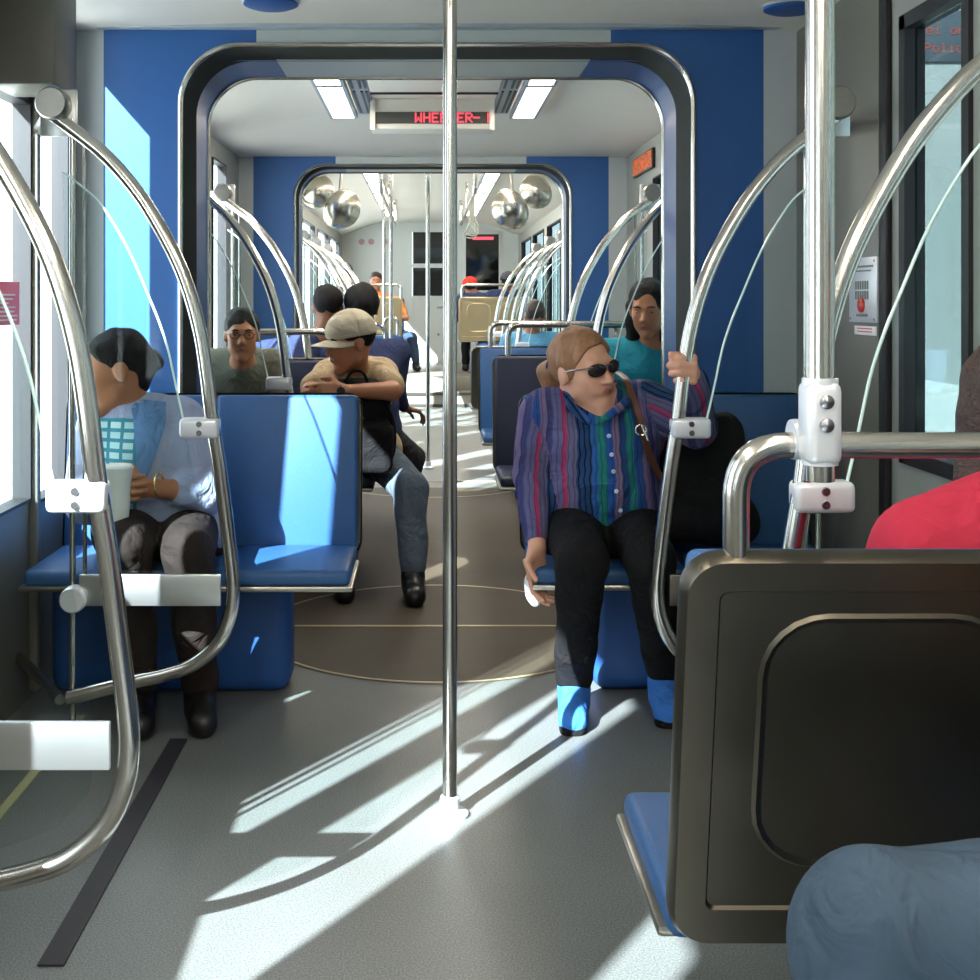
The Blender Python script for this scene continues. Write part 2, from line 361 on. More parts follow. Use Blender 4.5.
# floor, step and raised floor
struct('floor', MB().box(-HW - .05, HW + .05, -3.05, 4.32, -0.05, 0.0), 'floor')
M['floor_mid'] = pbr('brown_grey_floor', rgb(70, 61, 49), 0.6, 0.0, 0.16, 8, spec=.3)
struct('floor_middle', MB().box(-HW - .05, HW + .05, 4.32, 8.0, -0.05, 0.0), 'floor_mid')
struct('floor_far', MB().box(-HW - .05, HW + .05, 8.0, 14.0, -0.05, 0.0), 'floor')
M['floor2'] = pbr('ribbed_step_tread', rgb(120, 116, 104), 0.4, 0.0, 0.1, 30)
st = MB().box(-HW - .05, HW + .05, 14.0, 17.5, -0.05, 0.17, 0.006).box(-HW - .05, HW + .05, 14.3, 17.5, 0.17, 0.34, 0.006)
for k in range(5): st.box(-0.5, 0.5, 14.02 + 0.05 * k, 14.04 + 0.05 * k, 0.17, 0.175)
for k in range(12): st.box(-0.5, 0.5, 14.33 + 0.06 * k, 14.35 + 0.06 * k, 0.34, 0.345)
struct('floor_raised', st, 'floor2')
M['nosing'] = pbr('step_nosing', rgb(48, 46, 42), 0.5)
struct('trim_4', MB().box(-HW, HW, 13.985, 14.0, 0.0, 0.035).box(-HW, HW, 13.985, 14.0, 0.14, 0.17), 'nosing')
# black threshold strip and pale line on the floor at the left door, floor bars at the joint
M['strip'] = pbr('black_floor_strip', rgb(40, 36, 42), 0.6, 0, 0.1, 60)
M['ivory'] = pbr('pale_floor_line', rgb(170, 168, 128), 0.6)
struct('trim_5', MB().box(-0.765, -0.715, 2.25, 3.41, 0, 0.004), 'strip')
struct('trim_6', MB().box(-1.085, -1.06, 1.9, 3.6, 0, 0.004).box(0.95, 0.975, 1.9, 3.6, 0, 0.004), 'ivory')
struct('trim_14', MB().box(-0.84, -0.66, 1.82, 2.0, 0, 0.006, 0.002), 'strip')
def gangway(ya, ring_r, n0):
    yb = ya + 0.33; yc = ya + 0.64
    def outline(hw, top, r, n=10):
        pts = [(-hw, 0.0), (-hw, top - r)]
        pts += [(-hw + r - r * math.cos(a), top - r + r * math.sin(a)) for a in [PI / 2 * k / n for k in range(1, n + 1)]]
        return pts + [(-x, z) for x, z in pts[::-1]]
    def plate(hw, top, r, y0, y1, T, name, mat):
        ins = outline(hw, top, r); n = 10; out = [(-HW, 0.0), (-HW, top - r)]
        for k in range(1, n + 1):
            t = k / n
            out.append((-HW, top - r + (T - top + r) * t / 0.5) if t <= 0.5 else (-HW + (HW - hw + r) * (t - 0.5) / 0.5, T))
        out += [(-x, z) for x, z in out[::-1]]
        mb = MB(); bm = mb.bm
        V = [[bm.verts.new((x, y, z)) for x, z in L] for y in (y0, y1) for L in (ins, out)]
        for i in range(len(ins) - 1):
            for a, b in ((V[0], V[1]), (V[3], V[2]), (V[2], V[0]), (V[1], V[3])): bm.faces.new((a[i], a[i + 1], b[i + 1], b[i]))
        return struct(name, mb, mat)
    T0 = 2.215 if ya < 5 else 2.2; hw = 0.915; top = 2.16 if ya < 5 else 2.145
    nm = 'middle' if ya < 5 else 'far'
    plate(hw, top, 0.22, ya, ya + 0.03, 2.36, 'wall_gangway_%s_front' % nm, 'blue_wall')
    plate(0.94, 2.167, 0.2, yc + 0.03, yc + 0.06, 2.42, 'wall_gangway_%s_rear' % nm, 'blue_wall')
    # polished edge trim round the opening and round the inner ring
    for i, (h, t, y) in enumerate(((hw, top, ya - 0.002), (0.94, 2.167, yc + 0.03))):
        struct('trim_%d' % (n0 + i), MB().tube([(x, y, z) for x, z in outline(h, t, 0.21, 14)], 0.0095, 8), 'tube')
    # bellows
    bel = MB(); o1 = outline(hw + 0.006, top + 0.006, 0.21, 12); rows = []
    for k in range(15):
        d = 0.0 if k % 2 == 0 else 0.022; y = ya + 0.02 + (yb - ya - 0.02) * k / 14
        rows.append([(x + d * (1 if x > 0 else -1) , y, z + (d if z > 1.9 else 0)) for x, z in o1])
    bel.grid(rows); struct('wall_bellows_%s' % nm, bel, 'bellows')
    lin_ = MB(); o2 = outline(0.94, 2.167, 0.2, 12); o3 = outline(0.965, 2.19, 0.21, 12); rr = []
    for y, o in ((yb - 0.02, o3), (yb - 0.02, o2), (yb + 0.1, o2), (yc + 0.04, o2), (yc + 0.04, o3)): rr.append([(x, y, z) for x, z in o])
    # resample so the step between grey and blue follows the corner
    lin_.grid(rr); struct('wall_liner_%s' % nm, lin_, 'liner')
    # floor turntable rim and joint bars
    yr = ya + 0.30; ring = []
    tb = MB(); R0 = ring_r
    for k in range(96):
        a0, a1 = 2 * PI * k / 96, 2 * PI * (k + 1) / 96
        q = [(R * math.cos(a), yr + R * math.sin(a)) for R, a in ((R0, a0), (R0 + 0.014, a0), (R0 + 0.014, a1), (R0, a1))]
        v = [tb.bm.verts.new((x, y, 0.004)) for x, y in q]; tb.bm.faces.new(v)
    if ya < 5:
        dk = MB(); dk.lathe([(0.001, 0.002), (R0, 0.002), (R0, 0.0)], (0, yr, 0), n=64); struct('trim_%d' % (n0 + 20), dk, 'floor_mid')
    tb.box(-0.9, 0.9, yr + 0.005, yr + 0.022, 0, 0.004)
    M['ringline'] = M.get('ringline') or pbr('worn_brass_line', rgb(176, 160, 122), 0.4, 0.1)
    struct('trim_%d' % (n0 + 2), tb, 'ringline')
    return yc
gangway(4.28, 0.66, 7)
gangway(7.95, 0.66, 10)
# ceilings
def ceil_profile(zmax, zs): return [(-1.34, zs), (-1.286, zs), (-1.12, zs + (zmax - zs) * .28), (-0.92, zs + (zmax - zs) * .72), (-0.72, zmax), (0.72, zmax), (0.92, zs + (zmax - zs) * .72), (1.12, zs + (zmax - zs) * .28), (1.286, zs), (1.34, zs)]
mb = MB(); rows = [[(x, y, z) for x, z in ceil_profile(zm, 2.21)] for y, zm in ((-3.05, 2.36), (0, 2.34), (3.3, 2.26), (4.28, 2.225))]
mb.grid(rows); ce = struct('ceiling_near', mb, 'ceiling')
mb = MB(); rows = [[(x, y, z) for x, z in ceil_profile(zm, zs)] for y, zm, zs in ((4.95, 2.36, 2.2), (7.15, 2.36, 2.2), (7.25, 2.345, 2.2), (7.55, 2.25, 2.2), (7.75, 2.21, 2.2), (7.96, 2.2, 2.2))]
mb.grid(rows); struct('ceiling_middle', mb, 'ceiling')
mb = MB(); rows = [[(x, y, z) for x, z in ceil_profile(2.38, 2.2)] for y in (8.82, 17.55)]
mb.grid(rows); struct('ceiling_far', mb, 'ceiling')
# cornice over the near gangway wall
M['cornice'] = pbr('cornice', rgb(150, 160, 170), 0.4)
struct('trim_13', MB().box(-HW, HW, 4.235, 4.28, 2.212, 2.245, 0.004), 'cornice')

# end wall with cab door
ew = MB(); ye = 17.5; holes = None
ew.box(-HW, -0.26, ye, ye + .05, 0.3, 2.42).box(-0.26, 0.24, ye, ye + .05, 0.3, 1.30).box(-0.26, 0.24, ye, ye + .05, 2.24, 2.42).box(0.24, 0.50, ye, ye + .05, 0.3, 2.42)
ew.box(0.50, 1.02, ye, ye + .05, 0.3, 1.38).box(0.50, 1.02, ye, ye + .05, 2.22, 2.42).box(1.02, HW, ye, ye + .05, 0.3, 2.42)
struct('wall_end', ew, 'white')
dm = MB().box(-0.30, -0.26, ye - .02, ye, 0.34, 2.28).box(0.24, 0.28, ye - .02, ye, 0.34, 2.28).box(-0.26, 0.24, ye - .02, ye, 2.24, 2.28).box(-0.26, 0.24, ye - .03, ye, 1.72, 1.78).box(-0.26, 0.24, ye - .02, ye, 1.27, 1.31)
d = struct('door_1', dm, 'white', (0, ye, 0.34))
M['darkglass'] = pbr('dark_cab_glass', rgb(10, 14, 14), 0.05, 0, spec=0.7)
MB().box(-0.255, 0.235, ye + .02, ye + .03, 1.31, 2.24).build('pane', 'darkglass', d)
MB().box(0.10, 0.2, ye - .03, ye - .005, 1.13, 1.16, .004).ball((0.12, ye - .012, 0.75), 0.02).build('door_handle', 'bolt', d)
f = struct('window_40', MB().box(0.49, 0.52, ye - .02, ye, 1.36, 2.24).box(1.0, 1.03, ye - .02, ye, 1.36, 2.24).box(0.49, 1.03, ye - .02, ye, 1.36, 1.39).box(0.49, 1.03, ye - .02, ye, 2.21, 2.24), 'white', (0.76, ye, 1.36))
MB().box(0.5, 1.02, ye + .02, ye + .03, 1.38, 2.22).build('pane', 'darkglass', f)

# outside world seen through the windows
M['ground'] = pbr('concrete_platform', rgb(196, 196, 190), 0.8, 0, 0.1, 2)
struct('ground', MB().box(-60, 60, -40, 90, -0.5, -0.2), 'ground')

# ================================================================== FITTINGS
# near centre pole
def pole(x, Y, z1, label, r=0.0175, group=None, base=True, z0=0.0):
    t = thing('grab_pole', label, 'pole', (x, Y, z0), group)
    MB().tube([(x, Y, z0 + (0.0 if not base else 0.004)), (x, Y, z1)], r, 24).build('tube', 'tube', t)
    if base:
        MB().lathe([(0.001, 0), (0.045, 0), (0.045, 0.008), (0.03, 0.014), (r + 0.006, 0.018), (r + 0.006, 0.045), (r, 0.05)], (x, Y, z0)).build('floor_flange', 'clamp', t)
    MB().lathe([(0.001, 0), (0.04, 0), (0.04, -0.008), (r + 0.004, -0.014), (r, -0.03)], (x, Y, z1)).build('ceiling_flange', 'clamp', t)
    return t
pole(0.021, 2.91, 2.27, 'polished steel centre pole rising from sunlit aisle floor in the foreground')
pole(-0.032, 8.62 + .3, 2.38, 'thin steel aisle pole beyond the second gangway, far down the car', 0.016)

# ---- curved windscreen hoops
HP = [(54, 116), (84, 138), (108, 158), (135, 189), (155, 219), (175, 256), (188.6, 290), (199.5, 330), (206, 370), (212, 420), (219.5, 468), (226, 519), (232, 569), (233, 595), (229, 619), (217, 644), (194, 664), (167, 674), (132, 682), (68, 698)]
HP = [((x - VX) / 365 + CAMX, CAMZ - (y - VY) / 365) for x, y in HP]
GP = [(62, 172), (82, 187), (101, 205), (128, 250), (148, 296), (160, 326), (168, 352), (175, 385), (184, 425), (208, 560), (211, 590), (206, 622), (186, 645), (150, 658), (72, 668)]
GP = [((x - VX) / 365 + CAMX, CAMZ - (y - VY) / 365) for x, y in GP]
def windscreen(side, Y, label, off=0.0, detail=True, group='curved windscreen hoops along the car', plate=True, ady=.56):
    g = lambda x: side * x * 1.0 + off
    t = thing('windscreen_hoop', label, 'hoop', (g(1.0) * -1 if False else -g(-1.0) * -1, Y, 0), group)
    X = lambda x: -side * x + off          # left profile -> side
    t.location = (X(-1.0), Y, 0)
    n = 5 if detail else 3
    MB().tube(smooth_path([(X(x), Y, z) for x, z in HP], n), 0.0195, 18 if detail else 10).build('hoop_tube', 'tube', t)
    xp = -1.0; wl = side * (HW - 0.0)
    MB().tube([(X(xp - .012), Y + .02, 0.0), (X(xp - .012), Y + .02, 1.75)], 0.0085, 12).build('post', 'tube', t)
    MB().tube([(X(xp + 0.022), Y + .02, 0.45), (X(xp + 0.022), Y + .02, 1.72)], 0.006, 10).build('post', 'tube', t)
    ax = MB(); ax.lathe([(0.001, -0.03), (0.04, -0.03), (0.045, -0.02), (0.045, 0.02), (0.04, 0.03), (0.001, 0.03)], (X(-1.055), Y - .01, 1.785), (0, 1, 0))
    ax.build('knob', 'steel', t)
    MB().tube([(X(-1.055), Y, 1.785), (wl, Y + ady, 1.785)], 0.018, 12).build('wall_arm', 'steel', t)
    MB().tube([(X(-1.04), Y, 0.155), (wl, Y + ady * .7, 0.155)], 0.015, 10).build('wall_arm', 'steel', t)
    b = MB(); b.box(min(X(-1.10), X(-1.00)), max(X(-1.10), X(-1.00)), Y + .012, Y + .03, 1.70, 1.83, .004)
    b.build('mounting_plate', 'plate', t)
    for dx, dz in ((0, 0.433),): MB().lathe([(0.001, -0.03), (0.032, -0.03), (0.036, -0.024), (0.036, 0.01), (0.001, 0.012)], (X(-1.0 + dx), Y + dx * .6, dz), (0, 1, 0)).build('knob', 'clamp', t)
    # glass
    ym = Y + 0.004
    MB().prism([(X(x), z) for x, z in GP], ym, ym + 0.008).build('glass_panel', 'screen', t)
    MB().tube([(X(x), ym + .004, z) for x, z in smooth_path([(x, z, 0) for x, z in GP[:9]], 4) for z in [z]] if False else [(X(p.x), ym + .004, p.y) for p in smooth_path([(x, z, 0) for x, z in GP[:9]], 4)], 0.0032, 6).build('glass_edge', 'glass_edge', t)
    # clamp block with two bolts
    c = MB(); xa, xb = sorted((X(-0.71), X(-0.602))); c.box(xa, xb, Y - 0.026, Y + 0.026, 0.872, 0.928, 0.012, 3); cl = c.build('clamp', 'clamp', t)
    if detail:
        for zz in (0.888, 0.912): MB().lathe([(0.001, -0.003), (0.007, -0.003), (0.008, 0.0), (0.008, 0.004)], (X(-0.655), Y - 0.027, zz), (0, 1, 0), 12).build('bolt', 'bolt', cl)
    if plate:
        xa, xb = sorted((X(-0.985), X(-0.598))); MB().box(xa, xb, Y - 0.012, Y + 0.0, 0.414, 0.50, 0.003).build('kick_rail', 'plate' if side < 0 else 'steel_dark', t)
    return t
windscreen(-1, 3.288, 'left steel hoop with glass in front of woman in pale blue shirt')
windscreen(1, 3.288, 'right steel hoop gripped by the woman in striped shirt', 0.03)
windscreen(-1, 2.143, 'nearest left steel hoop, large, cut by the photo edge', ady=-.12)
windscreen(1, 2.143, 'nearest right steel hoop, behind seat with grab rail', 0.015, ady=-.12)
for side, nm in ((-1, 'left'), (1, 'right')):
    for i, (Y, lb) in enumerate(((5.03, 'first steel hoop past the near gangway on the %s'), (6.0, 'second steel hoop past the near gangway on the %s'),
                  (9.15, 'first steel hoop past the far gangway on the %s'), (9.95, 'second steel hoop past the far gangway on the %s'), (10.95, 'third steel hoop past the far gangway on the %s'), (12.3, 'farthest steel hoop at the end of the car on the %s'))):
        windscreen(side, Y, lb % nm, 0.03 if side > 0 else 0.0, False, ady=.1)

# ---- seats
def seat(label, xa, xb, Y, face, ztop=0.935, lean=0.11, depth=0.44, rail=None, nseat=2, raise_=0.0, group='transverse bench seats', pad='seat_blue', rail_z=0.145, shell='steel_dark', aisle=1, zcu=.45):
    """back panel from xa to xb with its top at Y; face = direction the sitter looks (+1 = away from the camera)"""
    z0, zc = 0.408 + raise_, zcu + raise_; f = face; ztop += raise_
    t = thing('bench_seat', label, 'seat', ((xa + xb) / 2, Y, raise_), group)
    ang = math.atan2(lean, ztop - z0) * f          # top leans away from the sitter
    rot = Matrix.Rotation(ang, 3, 'X'); piv = Vector((0, Y + f * lean, z0))
    xs = [xa + (xb - xa) * k / nseat for k in range(nseat + 1)]
    # steel shell: rounded frame + recessed panel per sitter
    yb = Y + f * lean; h = ztop - z0; s = MB()
    def rr(x0, x1, z0_, z1_, r, n=6):
        out = []
        for cx, cz, a0 in ((x1 - r, z1_ - r, 0), (x0 + r, z1_ - r, 90), (x0 + r, z0_ + r, 180), (x1 - r, z0_ + r, 270)):
            out += [(cx + r * math.cos(math.radians(a0 + 90 * k / n)), cz + r * math.sin(math.radians(a0 + 90 * k / n))) for k in range(n + 1)]
        return out
    def ringmesh(s, loops):
        """bridge successive (outline, y) loops"""
        vv = [[s.bm.verts.new((x, y, z)) for x, z in L] for L, y in loops]
        for a, b in zip(vv, vv[1:]):
            for k in range(len(a)): s.bm.faces.new((a[k], a[(k + 1) % len(a)], b[(k + 1) % len(a)], b[k]))
        s.bm.faces.new(vv[-1]); return vv
    yo = yb - f * 0.03; yi = yb
    L = [(rr(xa, xb, z0, ztop, 0.05), yi), (rr(xa, xb, z0, ztop, 0.05), yo + f * 0.012), (rr(xa + .006, xb - .006, z0 + .006, ztop - .006, 0.046), yo), (rr(xa + 0.045, xb - 0.045, z0 + 0.055, ztop - 0.043, 0.012), yo), (rr(xa + 0.048, xb - 0.048, z0 + 0.058, ztop - 0.046, 0.012), yo + f * 0.005)]
    ringmesh(s, L); s.bm.faces.ensure_lookup_table()
    bmesh.ops.rotate(s.bm, cent=piv, matrix=rot, verts=s.bm.verts)
    sh = s.build('back_shell', shell, t)
    for k in range(nseat):
        a, b = xs[k] + (0.105 if k == 0 else 0.06), xs[k + 1] - (0.105 if k == nseat - 1 else 0.06); q = MB()
        ringmesh(q, [(rr(a - .007, b + .007, z0 + .112, ztop - .073, .085), yo + f * .006), (rr(a - .001, b + .001, z0 + .118, ztop - .079, .08), yo + f * .001), (rr(a + .007, b - .007, z0 + .126, ztop - .087, .07), yo + f * .005), (rr(a + .05, b - .05, z0 + .17, ztop - .13, .05), yo + f * .010)])
        bmesh.ops.rotate(q.bm, cent=piv, matrix=rot, verts=q.bm.verts)
        q.build('recess_panel', shell, sh)
        # blue pads on the sitter's side
        p = MB(); p.box(xs[k] + .012, xs[k + 1] - .012, yi if f > 0 else yi - 0.035, yi + 0.035 if f > 0 else yi, z0 + 0.02, ztop - 0.008, 0.016, 3)
        bmesh.ops.rotate(p.bm, cent=piv, matrix=rot, verts=p.bm.verts); p.build('back_pad', pad, t)
        c = MB(); y0_, y1_ = sorted((yb + f * 0.03, yb + f * depth)); c.box(xs[k] + .012, xs[k + 1] - .012, y0_, y1_, zc - 0.045, zc + 0.005, 0.018, 3); c.build('cushion', pad, t)
    y0_, y1_ = sorted((yb + f * 0.06, yb + f * (depth + 0.012)))
    MB().box(xa + .002, xb - .002, y0_, y1_, zc - .056, zc - .038, 0.008).build('seat_pan', 'steel', t)
    # pedestal: painted box under the wall side, slanted front, and a steel bracket
    ym, yn = sorted((yb - f * 0.04, yb + f * 0.14)); lo = raise_
    xi, xj = (xa + 0.22, xb) if aisle < 0 else (xa, xb - 0.22)
    pd = MB(); pd.box(xi, xj, ym, yn, lo, zc - 0.06, 0.05, 3); pd.build('pedestal', 'seat_base', t)
    if rail:
        x0, x1 = rail; r = 0.0165; zr = ztop + rail_z; yr = Y - f * 0.004
        path = [Vector((x0, yr, ztop - 0.03))] + bend((x0, yr, ztop), (x0, yr, zr), (x1, yr, zr), 0.065) 
        if x1 is not None: path += bend((x0, yr, zr), (x1, yr, zr), (x1, yr, ztop), 0.065) + [Vector((x1, yr, ztop - 0.03))]
        MB().tube(path, r, 18).build('grab_rail', 'tube', t)
    return t
seat('near right bench seen from behind, large dark steel back with arched grab rail', 0.283, 1.235, 1.5, 1, 0.947, 0.10, 0.42, rail_z=.122, rail=(0.352, 1.16), nseat=2, aisle=-1, zcu=.422)
seat('left blue bench facing the camera, bright sun streaks on its back', -1.235, -0.250, 4.00, -1, 0.944, 0.06, 0.42)
seat('right bench facing the camera under the woman in striped shirt', 0.272, 1.235, 4.02, -1, 0.944, 0.06, 0.42, aisle=-1)
seat('left bench facing camera beneath the man in tan cap', -1.235, -0.275, 5.86, -1, 0.965, 0.06, pad='seat_blue_shaded', rail=(-0.95, -0.5), rail_z=0.13)
seat('bench back to back behind the man in tan cap', -1.235, -0.275, 6.14, 1, 0.96, 0.06)
seat('right bench with front painted in shade, teal shirted woman on it', 0.283, 1.235, 5.88, -1, 0.985, 0.06, pad='seat_blue_shaded', rail=(0.36, 1.16), aisle=-1)
seat('right bench with light blue front at the second gangway, tall rail', 0.283, 1.235, 7.55, -1, 0.96, 0.06, rail=(0.36, 1.16), aisle=-1)
seat('left bench at the second gangway, blue front, facing camera', -1.235, -0.275, 7.55, -1, 0.95, 0.06, rail=(-0.42, -0.30))
seat('right bench past second gangway under the man in light blue', 0.30, 1.235, 9.25, 1, 0.90, 0.06, aisle=-1)
seat('left bench past the second gangway facing away', -1.235, -0.26, 10.6, -1, 0.95, 0.06, rail=(-0.42, -0.30))
M['shell_lit'] = pbr('lit_seat_shell', (0.50, 0.40, 0.24, 1), 0.34, 0.9, 0.1, 8)  # steel shell with its golden light painted into the base colour
seat('far left tall steel bench back painted lit golden on the raised floor, orange shirt behind', -1.235, -0.35, 14.62, 1, 0.95, 0.04, rail=(-1.1, -0.36), raise_=0.34, shell='shell_lit')
seat('far right steel bench back painted lit golden on the raised floor, red cap above', 0.34, 1.235, 14.62, 1, 0.95, 0.04, rail=(0.38, 1.1), raise_=0.34, shell='shell_lit', aisle=-1)
seat('farthest left bench facing the camera under orange shirted man', -1.235, -0.35, 16.1, -1, 0.95, 0.04, raise_=0.34)
# side bench along the near right wall, under the person in faded jeans
t = thing('side_bench', 'blue side bench along near right wall under person in jeans', 'seat', (1.05, 0.85, 0))
MB().box(0.78, 1.25, 0.30, 1.38, 0.40, 0.46, 0.02, 3).build('cushion', 'seat_blue', t)
MB().box(1.19, 1.26, 0.30, 1.38, 0.47, 0.95, 0.02, 3).build('backrest', 'seat_blue', t)
MB().box(0.95, 1.25, 0.34, 1.34, 0.0, 0.40, 0.01).build('pedestal', 'seat_base', t)

# vertical pole standing up from the near seat's rail, with its two-bolt clamp
t = thing('rail_pole', 'thick bright steel pole clamped onto the near right grab rail', 'pole', (0.458, 1.5, 1.03))
px = (820 - VX) / 822 + CAMX
MB().tube([(px, 1.46, 1.03), (px, 1.46, 2.33)], 0.0175, 24).build('tube', 'tube', t)
c = MB().tube([(px, 1.46, 1.155), (px, 1.46, 1.05)], 0.0215, 24)
c.box(px - 0.022, px + 0.0215, 1.436, 1.485, 1.05, 1.152, 0.012, 3).lathe([(0.0, -0.0245), (0.0245, -0.0245), (0.0255, -0.02), (0.0255, 0.02), (0.0245, 0.0245), (0.0, 0.0245)], (px + 0.001, 1.5, 1.076), (1, 0, 0))
cl = c.build('clamp', 'clamp', t)
for zz in (1.128, 1.1): MB().lathe([(0.001, -0.005), (0.005, -0.004), (0.0085, -0.002), (0.0085, 0.004)], (px, 1.434, zz), (0, 1, 0), 14).build('bolt', 'bolt', cl)
MB().lathe([(0.001, 0), (0.04, 0), (0.04, -0.008), (0.022, -0.014), (0.0175, -0.03)], (px, 1.46, 2.345)).build('ceiling_flange', 'clamp', t)

# ---- lamps
def lamp(x0, x1, y0, y1, z, label, group, power=0):
    t = thing('ceiling_light', label, 'light', ((x0 + x1) / 2, (y0 + y1) / 2, z), group); f = 0.018; mb = MB()
    mb.box(x0 - f, x0, y0 - f, y1 + f, z - 0.004, z + .03).box(x1, x1 + f, y0 - f, y1 + f, z - 0.004, z + .03).box(x0, x1, y0 - f, y0, z - 0.004, z + .03).box(x0, x1, y1, y1 + f, z - 0.004, z + .03)
    mb.build('frame', 'cornice', t); MB().box(x0, x1, y0, y1, z, z + 0.02).build('diffuser', 'lamp', t)
    if power:
        l = bpy.data.lights.new('lamp_tube', 'AREA'); l.shape = 'RECTANGLE'; l.size = x1 - x0; l.size_y = y1 - y0; l.energy = power; l.color = (1.0, 0.90, 0.76)
        o = bpy.data.objects.new('lamp_tube', l); COL.objects.link(o); o.location = Vector((0, 0, -0.012)); o.parent = t
LP = 10
for sx, nm in ((-1, 'left'), (1, 'right')):
    a, b = sorted((sx * 0.462 + .0, sx * 0.585))
    lamp(a, b, 5.99, 7.02, 2.315, 'long lit ceiling light on the %s of the middle section' % nm, 'middle section ceiling lights', LP)
    lamp(a, b, 5.02, 5.94, 2.315, 'lit ceiling light on the %s just beyond the first gangway' % nm, 'middle section ceiling lights', LP)
    for k in range(6):
        lamp(a, b, 8.95 + 1.1 * k, 9.93 + 1.1 * k, 2.335, '%s ceiling light in the row %s' % (nm, ['nearest past the far gangway', 'second past the far gangway', 'third past the far gangway', 'fourth past the far gangway', 'fifth past the far gangway', 'farthest, before the end wall'][k]), 'far section ceiling lights', 10)
    for k in range(3):
        lamp(a, b, -1.9 + 1.2 * k, -0.8 + 1.2 * k, 2.30, '%s added ceiling light out of view over the near seats, %s' % (nm, ['rearmost', 'middle one', 'foremost'][k]), 'added near section ceiling lights', 11)  # unseen lamps added overhead to brighten the near section
# ceiling grille strips and hatch, LED destination sign
for sx, nm in ((-1, 'left'), (1, 'right')):
    t = thing('ceiling_vent', 'dark slotted ceiling vent beside the %s ceiling light' % nm, 'vent', (sx * 0.39, 6.1, 2.34), 'slotted ceiling vents')
    MB().box(sx * 0.39 - .05, sx * 0.39 + .05, 5.1, 7.05, 2.345, 2.358).build('grille_plate', 'cornice', t)
    for (a, b) in ((5.2, 6.18), (6.28, 6.98)):
        for dx in (-.03, .01, .035): MB().box(sx * .39 + dx - .006, sx * .39 + dx + .006, a, b, 2.338, 2.346).build('slot', 'black', t)
h = tag(MB().box(-0.335, 0.335, 5.3, 6.27, 2.335, 2.352, 0.004).build('ceiling_hatch', 'ceiling', None, (0, 5.8, 2.34)), 'pale ceiling hatch panel in front of the red letter sign', 'hatch')
MB().box(-0.335, 0.335, 6.272, 6.284, 2.325, 2.36).build('seal', 'black', h)
YS = 6.6; ppm = FPX / YS
sx0, sx1 = (375.5 - VX) / ppm + CAMX, (489 - VX) / ppm + CAMX; sz1, sz0 = CAMZ + (VY - 112) / ppm, CAMZ + (VY - 123.5) / ppm
t = thing('destination_sign', 'ceiling LED sign with red letters WHEELER', 'sign', ((sx0 + sx1) / 2, YS, 2.36))
MB().box(sx0 - .03, sx1 + .03, YS + .004, YS + .2, sz0 - .03, 2.36, .006).box(sx0 - .03, sx0 - .002, YS - .012, YS + .004, sz0 - .035, 2.36).box(sx1 + .002, sx1 + .03, YS - .012, YS + .004, sz0 - .035, 2.36).build('housing', 'ceiling', t)
MB().box(sx0, sx1, YS - .004, YS + .004, sz0, sz1).build('led_panel', 'ledpanel', t)
dp = (sz1 - sz0) / 8.2; xw = (415 - VX) / ppm + CAMX
dots(MB(), 'WHEELER', xw, sz1 - dp * .6, YS - .004, dp * 1.0).build('red_letters', 'led', t)
dots(MB(), '-', (473 - VX) / ppm + CAMX, sz1 - dp * .6, YS - .004, dp).box(sx1 - dp * 1.2, sx1 - dp * .3, YS - .007, YS - .004, sz0 + dp * .6, sz1 - dp * .6).build('red_dash', 'led', t)
# orange sign on the right wall of the middle section
t = thing('wall_sign', 'orange lit sign high on the right wall beyond the gangway', 'sign', (HW, 7.3, 2.02))
MB().box(HW - .02, HW - .001, 6.95, 7.6, 2.02, 2.135, .003).build('frame', 'black', t)
M['orange'] = None
m = bpy.data.materials.new('orange_dots'); m.use_nodes = True; nt = m.node_tree; N = nt.nodes; L = nt.links; b = N['Principled BSDF']
tc = N.new('ShaderNodeTexCoord'); n = N.new('ShaderNodeTexNoise'); n.inputs['Scale'].default_value = 55; L.new(tc.outputs['Object'], n.inputs[0])
r = N.new('ShaderNodeValToRGB'); r.color_ramp.elements[0].position = .42; r.color_ramp.elements[0].color = (0.32, 0.06, 0.01, 1); r.color_ramp.elements[1].position = .52; r.color_ramp.elements[1].color = (1.0, 0.2, 0.03, 1)
L.new(n.outputs[0], r.inputs[0]); L.new(r.outputs[0], b.inputs['Emission Color']); b.inputs['Emission Strength'].default_value = 0.75; b.inputs['Base Color'].default_value = (.02, .01, .01, 1); M['orange'] = m
MB().box(HW - .024, HW - .02, 6.97, 7.58, 2.03, 2.125).build('screen', 'orange', t)
# red notice on the left window
t = thing('window_notice', 'red notice with white lines on bright left window', 'notice', (-HW + .03, 3.5, 1.15))
M['redpaper'] = pbr('backlit_red_notice', rgb(255, 120, 125), 0.6); M['paper'] = pbr('white_print', rgb(245, 240, 240), 0.6)  # red lightened so the colour carries the backlight through the sheet
MB().box(-HW + .004, -HW + .008, 3.42, 3.66, 1.175, 1.305, .001).build('sheet', 'redpaper', t)
pr = MB()
for k, (a, b) in enumerate(((3.44, 3.62), (3.44, 3.60), (3.44, 3.56), (3.44, 3.62), (3.44, 3.61), (3.44, 3.64), (3.44, 3.63))): pr.box(-HW + .008, -HW + .0095, a, b, 1.268 - .0125 * k - .005, 1.268 - .0125 * k)
pr.build('printed_lines', 'paper', t)
